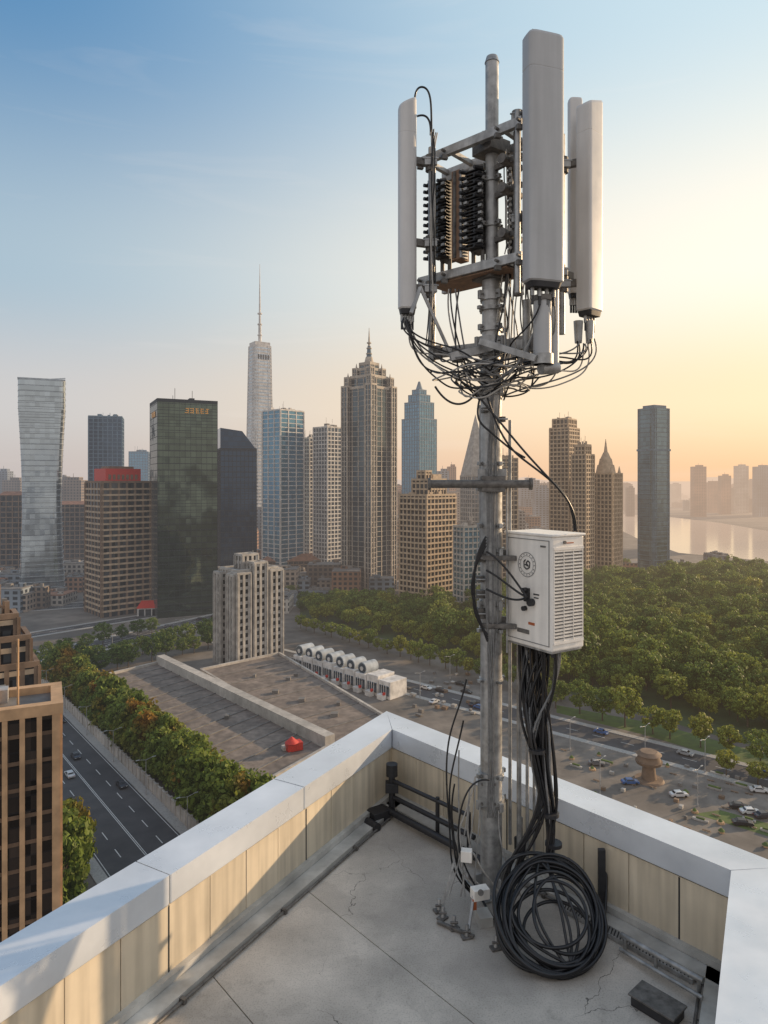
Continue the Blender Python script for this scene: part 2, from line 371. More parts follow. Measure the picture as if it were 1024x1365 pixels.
for (u,v0,v1,r,dy) in((680,560,1125,.022,.12),(692,860,1140,.03,-.05),(703,880,1145,.022,.0),(712,890,1140,.018,.1),(640,540,730,.012,.05),(676,640,870,.012,-.15)):
    p=at(u,v0,my_+dy); q=at(u,v1,my_+dy); mb.cyl((p.x,p.y,p.z),(p.x,p.y,max(q.z,FZ)),r,n=10)
mb.obj('conduits',[M_steel],T)
# antenna frame
mb=MB(); bd=Vector((.9,-.83,0)).normalized(); bn=Vector((.678,.735,0))
for zz in(4.2,2.62):
    c=Vector((mx_,my_,zz))
    for s_ in(-.27,.24):
        mb.beam(c+bn*s_-bd*.95,c+bn*s_+bd*.62,.07,.11)
    for t in(-.85,-.45,.0,.35,.58):
        mb.beam(c+bd*t-bn*.3,c+bd*t+bn*.3,.06,.06)
    mb.box(c+Vector((0,0,-.03)),(.34,.34,.16),1,rot=.6)
c=Vector((mx_,my_,2.55)); mb.box(c-bd*.2-bn*.02,(1.2,.5,.02),2,rot=math.atan2(bd.y,bd.x))
for t,s_ in((.55,-.27),(.55,.24)):
    p=Vector((mx_,my_,0))+bd*t+bn*s_
    mb.cyl((p.x,p.y,2.2),(p.x,p.y,4.35),.035,n=12,mi=0)
for zz in(3.9,3.55,3.0):
    p=Vector((mx_,my_,zz)); mb.beam(p,p+bd*.5-bn*.1,.05,.07,1); mb.cyl(p+bd*.28-bn*.2,p+bd*.28+bn*.2,.06,n=12,mi=1)
for t in(-.9,-.5,.3,.6):
    for zz in(4.2,2.62):
        p=Vector((mx_,my_,zz))+bd*t-bn*.31; mb.cyl(p,p-bn*.05,.02,n=6,mi=1); mb.box(p+Vector((0,0,-.08)),(.08,.05,.06),1,rot=.3)
mb.obj('antenna_frame',[M_steel,M_steeld,M_rust],T,bevel=.004,seg=1)
# lower arms
mb=MB()
for (u0,v0,d0,u1,v1,d1,w_,h_) in((580,471,8.75,655,462,8.6,.1,.12),(655,462,8.6,722,458,8.3,.1,.12),(600,476,8.3,700,452,8.5,.06,.1),(585,466,9.1,700,478,9.1,.05,.07),(640,455,8.3,715,478,7.9,.06,.08),(560,382,8.6,600,470,8.6,.04,.04),(548,418,8.5,560,384,8.6,.05,.05)):
    mb.beam(at(u0,v0,d0),at(u1,v1,d1),w_,h_,0)
for u,v,d in((583,470,8.7),(715,460,8.2),(700,478,9.0),(610,474,8.4)):
    mb.cyl(at(u,v,d)+Vector((0,0,-.08)),at(u,v,d)+Vector((0,0,.08)),.07,n=14,mi=1)
p=at(723,395,8.0);q=at(723,486,8.0); mb.cyl(q,p,.105,n=20,mi=2); mb.cyl(q,q+Vector((0,0,.12)),.13,n=20,mi=0); mb.cyl(p,p-Vector((0,0,.06)),.12,n=20,mi=1)
mb.cyl((q.x+.16,8.1,q.z),(q.x+.16,8.1,p.z+.15),.06,n=14,mi=2); mb.cyl((q.x-.02,q.y,q.z-.05),(q.x+.2,8.1,q.z-.02),.07,n=12,mi=0)
mb.cyl(at(702,470,8.3),at(702,400,8.3),.05,n=12,mi=0)
mb.obj('lower_arms',[M_steel,M_steeld,M_rad],T,bevel=.004,seg=1)

# radio unit block
Rr=empty('radio_unit'); mb=MB()
ra=math.atan2(bd.y,bd.x)
rc=Vector((mx_,my_,0))-bd*.42-bn*.02
def loc(a,b,z): return rc+bd*a+bn*b+Vector((0,0,z))
for a in(-.24,.26): mb.box(loc(a,0,3.4),(.16,.16,1.02),1,rot=ra)
for i in range(24):
    z=2.92+i*.042
    for a in(-.25,.27):
        mb.box(loc(a,-.12,z),(.22,.12,.012),0,rot=ra); mb.box(loc(a,.1,z),(.22,.08,.012),0,rot=ra)
mb.box(loc(.0,-.06,3.4),(.13,.2,1.14),2,rot=ra)
mb.box(loc(.085,-.1,3.4),(.03,.14,1.12),4,rot=ra)
mb.box(loc(-.01,-.17,3.4),(.04,.02,1.1),1,rot=ra)
for i in range(12):
    z=2.93+i*.088
    for a in(-.42,-.2,.16,.38):
        mb.cyl(loc(a,-.12,z),loc(a-.04,-.24,z-.01),.024,n=8,mi=0); mb.cyl(loc(a,-.1,z+.04),loc(a-.07,-.14,z+.04),.018,n=8,mi=1)
        if R()<.5: mb.box(loc(a+.03,-.2,z+.03),(.05,.04,.03),3,rot=ra)
for a in(-.3,-.18,.2,.34):
    mb.cyl(loc(a,-.05,2.9),loc(a,-.05,2.74),.028,n=10,mi=1)
mb.box(loc(0,0,3.97),(.7,.1,.06),3,rot=ra)
mb.obj('heat_sink',[M_dark,M_steeld,M_rust,M_steel,M_rad],Rr)
mb=MB()
for i in range(16):
    z=2.85+i*.075; mb.box(Vector((mx_+.28,my_-.05,z)),(.12,.16,.05),0,rot=ra+.2); mb.cyl((mx_+.2,my_-.16,z),(mx_+.2,my_-.23,z),.02,n=8,mi=1)
mb.obj('jumper_block',[M_dark,M_steel],Rr)

# panel antennas
def antenna(u0,u1,v0,v1,D,depth,rot,m,slant=0,k=3.2,wid=None):
    E=empty('panel_antenna'); cx=((u0+u1)/2-CX)/F*D
    w_=wid or (u1-u0)/F*D/(abs(math.cos(rot))+abs(math.sin(rot))*depth/((u1-u0)/F*D))
    z1=(HY-v0)/F*D; z0=(HY-v1)/F*D
    def ring(s,z,sl=0):
        o=[]
        for i in range(40):
            a=2*math.pi*i/40; c_,s_=math.cos(a),math.sin(a)
            x=math.copysign(abs(c_)**(2/k),c_)*w_/2*s; y=math.copysign(abs(s_)**(2/k),s_)*depth/2*s
            X=x*math.cos(rot)-y*math.sin(rot); Y=x*math.sin(rot)+y*math.cos(rot)
            o.append((cx+X,D+Y,z+sl*(x/w_)))
        return o
    mb=MB(); rs=[ring(.86,z0),ring(1,z0+.02),ring(1,z1-.42),ring(.985,z1-.415),ring(.985,z1-.405),ring(1,z1-.40),ring(1,z1-.03,slant),ring(.93,z1,slant)]
    for i in range(len(rs)-1):
        mb.add(rs[i]+rs[i+1],[(j,(j+1)%40,(j+1)%40+40,j+40) for j in range(40)],0,True)
    mb.add(rs[-1],[tuple(range(40))],0); mb.add(rs[0],[tuple(range(40))[::-1]],1)
    o=mb.obj('radome',[m,M_dark],E)
    o.modifiers.new('es','EDGE_SPLIT').split_angle=math.radians(24)
    mb=MB(); r2=ring(.8,z0-.06); r1=ring(.9,z0+.001)
    mb.add(r2+r1,[(j,(j+1)%40,(j+1)%40+40,j+40) for j in range(40)],0,True); mb.add(r2,[tuple(range(40))[::-1]],0)
    for j in range(4):
        x=(j-1.5)*w_*.2; p=Vector((cx+x*math.cos(rot),D+x*math.sin(rot),z0-.05)); mb.cyl(p,p-Vector((0,0,.1)),.022,n=10,mi=1); mb.cyl(p-Vector((0,0,.1)),p-Vector((0,0,.2)),.016,n=8,mi=0)
    mb.obj('connector_cap',[M_dark,M_steel],E)
    return E,Vector((cx,D,0)),z0,z1
def bracket(E,c,z,tgt,m=M_steeld):
    mb=MB(); a=Vector((c.x,c.y,z)); b=Vector((tgt[0],tgt[1],z+tgt[2])); mb.beam(a,b,.07,.09,0); mb.beam(a+Vector((0,0,.06)),b+Vector((0,0,-.05)),.03,.04,1)
    mb.cyl(b-Vector((0,0,.1)),b+Vector((0,0,.1)),.065,n=14,mi=0); mb.box(b+Vector((0,-.06,0)),(.16,.05,.1),1); mb.cyl(b+Vector((-.1,-.08,.03)),b+Vector((.1,-.08,.03)),.012,n=6,mi=1)
    mb.obj('bracket',[m,M_steel],E,bevel=.004,seg=1)
E1,c1,z0,z1=antenna(529,557,137,413,8.6,.2,.25,M_radw,slant=.12,k=2.6)
lpx=at(576,300,8.7)
mb=MB(); mb.cyl((lpx.x,8.7,mz(480)),(lpx.x,8.7,mz(192)),.048,n=14); mb.obj('mount_pole',[M_steel],E1)
for v in(213,322): bracket(E1,c1,mz(v),(lpx.x-.02,8.7,0))
bracket(E1,c1,mz(383),(lpx.x-.02,8.7,0))
E2,c2,z0,z1=antenna(695,753,50,378,7.9,.24,.3,M_rad,slant=.0,k=5)
for z in(4.3,3.1): bracket(E2,c2+Vector((-.1,.05,0)),z,(c2.x-.25,8.15,0))
mb=MB(); mb.cyl((c2.x-.12,7.9,z1-.02),(c2.x-.12,7.9,z1+.1),.018,.004,n=8); 
mb.cyl((c2.x-.25,8.15,2.2),(c2.x-.25,8.15,4.35),.045,n=14); mb.obj('mount_pole',[M_steeld],E2)
E3,c3,z0,z1=antenna(757,776,133,392,9.1,.14,.1,M_radw,k=4)
E4,c4,z0,z1=antenna(768,804,138,416,8.75,.22,.7,M_radw,slant=.1,k=9,wid=.30)
for E,c,z in((E4,c4,2.55),(E4,c4,4.1)): bracket(E,c,z,(c.x-.3,8.9,0))
bracket(E3,c3,2.7,(c3.x-.25,8.9,0)); 
mb=MB(); mb.cyl((c4.x-.32,8.9,1.9),(c4.x-.32,8.9,4.5),.045,n=14); mb.beam((c4.x-.32,8.9,2.62),(mx_+.3,8.75,2.62),.06,.08); mb.beam((c4.x-.32,8.9,4.15),(mx_+.3,8.75,4.15),.06,.08)
for u,v in((771,428),(786,428)):
    p=at(u,v,8.7); mb.cyl(p,p-Vector((0,0,.28)),.06,.045,n=14)
mb.obj('mount_pole',[M_steel],E4)

# jumper cables
Cb=empty('antenna_cables'); g1=[];g2=[];g3=[]
starts=[at(538+k*3,424+k,8.55) for k in range(5)]+[at(716+k*5,398,7.95) for k in range(5)]+[at(772,455,8.65),at(785,455,8.65),at(775,458,8.7),at(789,452,8.65),at(780,458,8.6)]+[at(599+k*4,385,8.4) for k in range(4)]+[at(670+k*4,360,8.4) for k in range(5)]
for i,s in enumerate(starts+starts[:5]+starts[10:15]):
    a=U(0,6.28); e=Vector((mx_+math.cos(a)*.16,my_+math.sin(a)*.16-.03,mz(U(495,535))))
    s=s+Vector((U(-.03,.03),U(-.05,.05),0))
    side=1 if s.x>mx_ else -1
    low=mz(U(470,522)); 
    p1=s+Vector((U(-.09,.09)+side*.03,U(-.1,.1),-.35*U(.4,1.3)))
    p2=Vector((s.x*.7+e.x*.3+side*U(-.2,.15),s.y*.6+e.y*.4+U(-.25,.1),low+.05)); p3=Vector((s.x*.35+e.x*.65+U(-.2,.2),e.y+U(-.35,-.1),low-U(-.08,.12)))
    (g1,g2,g1,g3)[i%4].append([s,p1,p2,p3,e+Vector((0,-.05,0)),e])
for k in range(15):
    rr=U(.26,.68); a0=U(0,6.28); a1=a0+U(2.5,5); z=mz(U(478,512)); pts=[]
    for j in range(9):
        a=a0+(a1-a0)*j/8; pts.append(Vector((mx_+.03+math.cos(a)*rr*1.2,my_-.05+math.sin(a)*rr*.75,z+U(-.11,.11)-.12*math.sin(j/8*3.14))))
    (g1,g2,g3)[k%3].append(pts)
cable('jumpers_dark',g1,.0105,M_rub,Cb); cable('jumpers_grey',g2,.010,M_grub,Cb); cable('jumpers_light',g3,.010,M_lrub,Cb)
g=[];gl=[]
for k in range(11):
    x=mx_+.14+k*.035; pts=[Vector((x+U(-.05,.05),8.45+U(-.1,.1),2.7-U(0,.1)))]
    for j in range(5): pts.append(Vector((x+U(-.09,.09),8.4+U(-.15,.15),2.5-j*.3)))
    (g if k%2 else gl).append(pts)
for k in range(12):
    x=mx_+.14+k*.02; pts=[Vector((x+U(-.05,.05),8.42+U(-.06,.06),4.1-.06*k+j*-.3)) for j in range(5)]; (g if k%2 else gl).append(pts)
for k in range(6):
    x=lpx.x+U(-.03,.05); (g if k%2 else gl).append([Vector((x+U(-.06,.06),8.6+U(-.06,.06),4.4-j*.45)) for j in range(7)])
cable('riser_jumpers',g,.008,M_rub,Cb); cable('riser_jumpers_light',gl,.008,M_lrub,Cb)
g=[[at(553,140,8.6),at(552,118,8.6),at(566,112,8.6),at(576,128,8.6),at(575,165,8.65),at(576,195,8.68)],
   [at(556,155,8.6),at(570,150,8.6),at(575,160,8.65),at(574,180,8.65)],
   [at(635,525,8.35),at(665,560,8.2),at(700,605,8.1),at(745,650,8.0),at(768,680,8.05),at(768,708,8.05)],
   [at(650,530,8.35),at(668,590,8.3),at(705,618,8.2),at(735,640,8.1),at(764,668,8.1),at(766,708,8.08)],
   [at(640,530,8.4),at(632,560,8.4),at(650,570,8.35),at(680,600,8.3),at(700,610,8.2)],
   [at(580,515,8.3),at(600,548,8.3),at(625,545,8.3),at(640,515,8.4)]]
cable('drop_cables',g,.013,M_rub,Cb)
g=[]
for k in range(5): g.append([at(655+U(-12,12),520+U(0,10),8.42),at(648+k*4,600,8.43),at(650+k*3,700,8.44),at(646+k*4+U(-6,6),800,8.43),at(650+k*3,870,8.43),at(652+U(-9,9),1000,8.43),at(650+k*3,1090,8.43)])
cable('mast_cables',g,.009,M_grub,Cb)
g=[]
for k in range(4): g.append([at(648,715+k*4,8.4),at(632-k*3,740+k*10,8.4),at(634,785+k*8,8.4),at(628+k*3,820,8.4),at(650,846+k*3,8.42)])
for k in range(3): g.append([at(648,735+k*25,8.35),at(668,745+k*25,8.3),at(688,775+k*15,8.2),at(702,796,8.1)])
cable('cabinet_leads',g,.013,M_rub,Cb)

# ------------------------------------------------------------ equipment cabinet
K=empty('equipment_cabinet'); d1=Vector((-.539,.844,0)).normalized(); d2=Vector((d1.y,-d1.x,0))
if d2.x<0: d2=-d2
near=Vector((1.945,7.9,0)); zt,zb=-.66,-2.0; wf=.78; ws=.54
ctr=near+d1*wf/2+d2*ws/2; ra2=math.atan2(d2.y,d2.x)
mb=MB(); mb.box((ctr.x,ctr.y,(zt+zb)/2),(ws,wf,zt-zb),0,rot=ra2); mb.obj('housing',[M_cab],K,bevel=.022,seg=3)
mb=MB(); mb.box((ctr.x,ctr.y,zt+.012),(ws+.03,wf+.03,.03),0,rot=ra2); mb.box((ctr.x,ctr.y,zb-.012),(ws-.04,wf-.04,.03),1,rot=ra2); mb.obj('lid',[M_cab,M_steel],K,bevel=.008)
def cf(a,z,o=0): return near+d1*a-d2*o+Vector((0,0,z))
def cs(b,z,o=0): return near+d2*b-d1*o+Vector((0,0,z))
mb=MB()
fr=math.atan2(d1.y,d1.x)
for (a,z,w_,h_) in((wf/2,zt-.05,wf-.08,.008),(wf/2,zb+.06,wf-.08,.008)): mb.box(cf(a,z,.002),(w_,.01,h_),4,rot=fr)
for a in(.045,wf-.045): mb.box(cf(a,(zt+zb)/2,.002),(.008,.01,zt-zb-.11),4,rot=fr)
def ringp(r0,r1,mi,n=28,o=.006):
    c=cf(wf*.52,zt-.36,0); vs=[]
    for r in(r0,r1):
        for i in range(n):
            a=2*math.pi*i/n; vs.append(c-d2*o+d1*math.cos(a)*r+Vector((0,0,math.sin(a)*r)))
    mb.add(vs,[(i,(i+1)%n,(i+1)%n+n,i+n) for i in range(n)],mi)
ringp(.142,.15,4); ringp(.105,.11,4); 
c=cf(wf*.52,zt-.36,0)
for i in range(16):
    a=i/16*6.28; mb.box(c-d2*.004+d1*math.cos(a)*.125+Vector((0,0,math.sin(a)*.125)),(.01,.006,.012),4,rot=fr)
for (x0,y0,x1,y1) in((-.05,.03,-.02,.05),(-.02,.05,.01,.02),(.01,.02,-.03,-.02),(-.05,.03,-.045,-.03),(-.045,-.03,0,-.055),(0,-.055,.045,-.03),(.045,-.03,.05,.03),(.05,.03,.02,.06),(-.01,-.01,.03,.0)):
    mb.beam(c-d2*.006+d1*x0+Vector((0,0,y0)),c-d2*.006+d1*x1+Vector((0,0,y1)),.008,.012,1)
mb.box(cf(wf*.5,zt-.72,.02),(.07,.04,.16),1,rot=fr); mb.cyl(cf(wf*.5,zt-.66,.03),cf(wf*.5,zt-.66,.09),.03,n=14,mi=1); mb.cyl(cf(wf*.4,zt-.80,.0),cf(wf*.4,zt-.80,.06),.045,n=14,mi=1); mb.cyl(cf(wf*.55,zt-.89,.0),cf(wf*.55,zt-.89,.05),.03,n=12,mi=1)
mb.box(cf(wf*.32,zt-.70,.004),(.09,.008,.015),1,rot=fr); mb.box(cf(wf*.32,zt-.74,.004),(.07,.008,.012),1,rot=fr)
mb.box(cf(wf*.42,zt-1.06,.004),(.1,.008,.03),2,rot=fr); mb.box(cf(wf*.6,zt-1.17,.004),(.2,.008,.05),3,rot=fr); mb.box(cf(.14,zt-.12,.004),(.08,.008,.02),3,rot=fr)
for colm in range(3):
    b=.11+colm*.16
    for i in range(26):
        z=zt-.19-i*.040
        mb.box(cs(b,z,.0),(.135,.012,.016),4,rot=ra2)
        q=cs(b,z+.014,.008); mb.box(q,(.145,.016,.006),0,rot=ra2)
for b in(.03,.19,.35,.51): mb.box(cs(b,zt-.69,.004),(.012,.012,1.08),0,rot=ra2)
mb.box(cs(.27,zt-.14,.006),(.5,.014,.03),0,rot=ra2); mb.box(cs(.27,zt-1.24,.006),(.5,.014,.03),0,rot=ra2)
mb.cyl(cs(.2,zt-.07,.0),cs(.2,zt-.07,.02),.02,n=10,mi=3); mb.box(cs(.3,zt-.08,.0),(.12,.006,.012),2,rot=ra2)
mb.obj('door_details',[M_cab,M_dark,M_orange,M_steeld,M_grub],K)
mb=MB()
for z in(zt-.25,zb+.25):
    mb.beam(Vector((mx_,my_,z)),Vector((ctr.x-.1,ctr.y+.1,z)),.06,.08); 
for z in(zt-.3,zb+.2): mb.beam(Vector((mx_-.16,my_-.14,z)),Vector((mx_+.28,my_-.2,z)),.05,.06)
mb.obj('mount_arms',[M_steeld],K,bevel=.004,seg=1)
mb=MB()
for i in range(9):
    p=cf(.1+i*.07,zb,-.12-.06*(i%3)); mb.cyl(p,p-Vector((0,0,.09)),.026,n=10)
mb.obj('cable_glands',[M_dark],K)

# feeder bundle + coil
Fb=empty('feeder_cable_bundle'); g=[]; gg=[]
for i in range(26):
    s=cf(.08+.62*R(),zb-.05,-.1-.2*R()); k=R()
    pts=[s,s+Vector((U(-.02,.04),0,-.35)),at(700+k*34+U(-6,6),960,8.2+U(-.1,.1)),at(712+k*26+U(-8,8),1030,8.15+U(-.1,.1)),at(728+k*14+U(-4,4),1085,8.15+U(-.06,.06)),at(735+U(-6,6),1130,8.1+U(-.05,.05)),at(733+U(-8,8),1160,8.05)]
    (g if i%4 else gg).append(pts)
cable('feeders',g,.017,M_rub,Fb); cable('feeders_grey',gg,.013,M_grub,Fb)
g=[]
for i in range(9):
    s=cf(.2+.5*R(),zb-.05,-.2)
    g.append([s,at(688+U(-5,20),930,8.3),at(715+U(-10,15),1000,8.2),at(728+U(-10,10),1060,8.1),at(712+U(-20,10),1110,8.1),at(680+U(-10,20),1150,8.1),at(668+U(-8,12),1200,8.0),at(690+U(-10,20),1250,7.6)])
cable('feeder_slack',g,.017,M_rub,Fb)
mb=MB()
for v,u in((1000,716),(1085,734),(1125,738)): 
    p=at(u,v,8.12); mb.cyl(p-Vector((0,0,.02)),p+Vector((0,0,.02)),.10,n=18)
mb.obj('cable_ties',[M_dark],Fb)
CC=empty('cable_coil'); g=[]
ux=Vector((1,.02,0)).normalized(); bot=Vector((1.78,7.02,FZ+.03)); top=Vector((1.86,8.0,FZ+.76)); uy=(top-bot).normalized(); un=ux.cross(uy).normalized(); cc=(bot+top)/2
for i in range(17):
    r=U(.49,.63) if i<13 else U(.30,.45); ox=U(-.05,.05) if i<13 else U(-.16,.16); pts=[]; o=U(-.10,.10); ph=U(0,6)
    for j in range(12):
        a=2*math.pi*j/12; rr=r*(1+.06*math.sin(2*a+ph)+.02*math.sin(3*a+ph*2))
        q=cc+ux*(math.cos(a)*rr+ox)+uy*(math.sin(a)*rr*1.02-(.62-r)*.9*(1 if i%2 else .2)+.01)+un*(o+.05*math.sin(a+ph))
        q.z=max(q.z,FZ+.02); pts.append(q)
    g.append(pts)
cable('coil_turns',g,.019,M_rub,CC,cyc=True)
g=[]
for i in range(5):
    x=U(-.35,.3); g.append([cc+uy*.6+ux*U(-.1,.1),cc+uy*.3+ux*x+un*.06,cc+uy*0+ux*(x+U(-.2,.2))+un*.1,cc-uy*.3+ux*(x+U(-.1,.2))+un*.03,cc-uy*.55+ux*U(-.1,.3)])
g.append([at(800,1255,7.6),at(806,1200,8.1),at(806,1150,8.3)]); g.append([at(790,1290,7.3),at(815,1230,7.9),at(806,1120,8.3)])
def fl(u,v,h=.02): q=gnd(u,v,FZ); q.z+=h; return q
g.append([fl(705,1285),fl(735,1312),fl(775,1308),fl(802,1275),fl(812,1235)]); g.append([fl(672,1240,.05),fl(680,1275),fl(720,1300),fl(765,1292),fl(800,1262),fl(806,1225,.1),fl(806,1205,.3)])
g.append([fl(640,1200,.08),fl(650,1222),fl(668,1240),fl(695,1262,.04)])
cable('coil_tails',g,.016,M_rub,CC)

# left-hand leads and anchor hardware
G=empty('grounding_leads'); g=[]
for k,(u,v0,b) in enumerate(((616,905,596),(612,960,600),(600,1045,606),(628,1035,612),(620,1075,632),(606,1100,618))):
    g.append([at(u+6,v0,8.4),at(u,v0+30,8.4),at(b,v0+70,8.4),at(b-2,(v0+1190)/2,8.35),at(b+6,1120+8*k,8.3),at(b+U(0,20),1170,8.3),at(b+25+U(0,20),1195,8.3)])
g.append([at(652,1040,8.3),at(628,1035,8.2),at(605,1090,8.2),at(612,1150,8.2),at(640,1190,8.1)])
cable('leads',g[:3]+g[6:],.011,M_rub,G); cable('leads_grey',g[3:6],.011,M_lrub,G)
g=[[at(u,v,8.4),at(u-3,(v+1190)/2,8.35),at(u+d,1195,8.2)] for u,v,d in((612,1000,8),(634,1040,-20),(626,1050,-28),(640,1075,-10),(665,1080,30))]
cable('stay_wires',g,.009,M_steel,G)
mb=MB()
for (u,v) in((590,1225),(605,1238),(622,1250),(661,1265),(585,1215)):
    p=gnd(u,v,FZ); mb.box(p+Vector((0,0,.012)),(.12,.09,.024),0,rot=R()); mb.cyl(p+Vector((0,0,.02)),p+Vector((.01,.03,.13)),.022,n=10,mi=1); mb.cyl(p+Vector((-.04,0,.07)),p+Vector((.05,0,.07)),.016,n=8,mi=0)
mb.beam(gnd(583,1232,FZ)+Vector((0,0,.03)),gnd(632,1252,FZ)+Vector((0,0,.03)),.04,.03,0)
mb.beam(gnd(588,1222,FZ)+Vector((0,0,.05)),at(605,1150,8.2),.025,.025,1)
mb.beam(gnd(625,1245,FZ)+Vector((0,0,.05)),at(632,1190,8.0),.03,.03,1)
mb.box(at(640,1190,8.0),(.2,.12,.12),3,rot=.3); mb.box(at(622,1140,8.2),(.13,.1,.13),3,rot=-.2)
mb.cyl(at(641,1190,7.93),at(641,1190,7.88),.035,n=12,mi=0)
mb.box(at(645,1228,7.95),(.16,.2,.2),4,rot=.2); mb.box(at(632,1205,7.95),(.05,.05,.12),2,rot=.2)
mb.obj('anchor_turnbuckles',[M_steeld,M_steel,M_orange,M_cab,M_kerb],G,bevel=.003,seg=1)

# pipework at the inner corner, and along right parapet
H=empty('roof_pipework'); mb=MB()
def rp(a,b,z,): q=A+e1*a+e2*b; return Vector((q.x,q.y,FZ+z))
mb.cyl(rp(.25,.35,.55),rp(1.75,.28,.55),.03); mb.cyl(rp(.3,.35,.3),rp(1.9,.3,.3),.035); mb.cyl(rp(.1,.45,.12),rp(2.4,.4,.12),.05)
mb.cyl(rp(.25,.35,0),rp(.25,.35,.75),.05); mb.cyl(rp(.25,.35,.62),rp(.25,.35,.8),.09); mb.box(rp(.25,.35,.45),(.2,.16,.14),0)
mb.cyl(rp(1.2,.3,0),rp(1.2,.3,.6),.03); mb.cyl(rp(1.8,.3,0),rp(1.8,.3,.6),.03)
mb.box(rp(.12,.6,.08),(.3,.24,.16),0,rot=.6); mb.cyl(rp(.05,.85,.05),rp(.3,.85,.05),.07)
mb.obj('valve_and_rail',[M_dark],H,bevel=.004,seg=1)
mb=MB()
mb.beam(rp(3.78,.10,.02),rp(3.78,.10,.82),.08,.05,0)
mb.cyl(rp(4.1,.42,.16),rp(5.0,.5,.2),.03,mi=1); mb.cyl(rp(4.1,.52,.06),rp(5.0,.6,.1),.02,mi=1)
for a in(4.15,4.5,4.95): mb.cyl(rp(a,.45,0),rp(a,.45,.16),.02,mi=1)
mb.box(rp(4.6,1.0,.05),(.42,.24,.1),0,rot=-.85); mb.box(rp(4.6,1.0,.11),(.46,.28,.02),2,rot=-.85)
mb.beam(rp(3.3,.3,.03),rp(4.9,.3,.03),.12,.05,1)
for i in range(40): mb.beam(rp(3.35+i*.038,.25,.06),rp(3.35+i*.038,.36,.06),.012,.012,0)
mb.cyl(rp(2.6,.1,.5),rp(2.6,.1,.75),.03,mi=1); mb.box(rp(2.62,.12,.42),(.16,.1,.16),0,rot=-.85)
mb.obj('rail_and_tray',[M_dark,M_steel,M_steeld],H,bevel=.003,seg=1)
mb=MB()
for i in range(12):
    p=A+e2*(5.55+i*.05)-n1*.44; mb.box((p.x,p.y,FZ+.02),(.26,.018,.03),0,rot=math.atan2(-n1.y,-n1.x))
p=A+e2*5.82-n1*.44; mb.box((p.x,p.y,FZ+.004),(.3,.64,.006),1,rot=math.atan2(-n1.y,-n1.x))
mb.obj('drain_grate',[M_steel,M_gap])

# ============================================================ CITY
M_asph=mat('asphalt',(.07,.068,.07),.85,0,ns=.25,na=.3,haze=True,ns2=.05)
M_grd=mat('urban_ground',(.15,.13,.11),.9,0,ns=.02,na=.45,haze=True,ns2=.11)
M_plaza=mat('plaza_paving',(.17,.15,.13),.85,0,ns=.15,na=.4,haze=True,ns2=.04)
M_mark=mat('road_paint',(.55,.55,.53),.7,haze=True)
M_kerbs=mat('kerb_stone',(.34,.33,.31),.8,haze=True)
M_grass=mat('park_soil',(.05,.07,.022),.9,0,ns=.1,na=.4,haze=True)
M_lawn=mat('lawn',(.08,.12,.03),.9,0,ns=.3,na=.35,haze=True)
M_water,nt,out,p=newmat('river_water')
p.inputs['Base Color'].default_value=(.62,.59,.56,1); p.inputs['Roughness'].default_value=.12; p.inputs['Metallic'].default_value=.8
n=N(nt,'ShaderNodeTexNoise'); n.inputs['Scale'].default_value=.15; g_=N(nt,'ShaderNodeNewGeometry'); L(nt,g_.outputs['Position'],n.inputs['Vector']); b=N(nt,'ShaderNodeBump'); b.inputs['Strength'].default_value=.15; b.inputs['Distance'].default_value=.3
L(nt,n.outputs[0],b.inputs['Height']); L(nt,b.outputs[0],p.inputs['Normal']); finish(M_water,nt,out,p.outputs[0],True)
mb=MB(); mb.add([(-25000,-3000,GZ),(25000,-3000,GZ),(25000,45000,GZ),(-25000,45000,GZ)],[(0,1,2,3)]); mb.obj('ground',[M_grd])
def sheet(name,pts,m,dz):
    mb=MB(); mb.add([(p[0],p[1],GZ+dz) for p in pts],[tuple(range(len(pts)))]); o=mb.obj(name,[m]); 
    return o
sheet('river',[gnd(*p) for p in((822,704),(850,718),(905,737),(1024,748),(1500,760),(1500,716),(1024,708),(960,697),(900,690),(850,686),(700,684),(700,688))],M_water,.06)
sheet('park_ground',[gnd(*p) for p in((400,822),(640,885),(760,925),(1024,1000),(1350,1090),(1350,770),(1024,762),(790,768),(650,800),(520,812),(400,800))],M_grass,.02)
sheet('plaza',[gnd(*p) for p in((520,890),(380,868),(330,900),(480,1010),(640,1050),(900,1300),(1500,1300),(1500,1130),(1024,1010),(740,935))],M_plaza,.02)
sheet('lawn',[gnd(*p) for p in((742,940),(742,950),(860,980),(1100,1052),(1100,1028),(880,966))],M_lawn,.04)
sheet('lawn',[gnd(*p) for p in((925,1085),(960,1095),(1040,1120),(1060,1108),(960,1080))],M_lawn,.04)

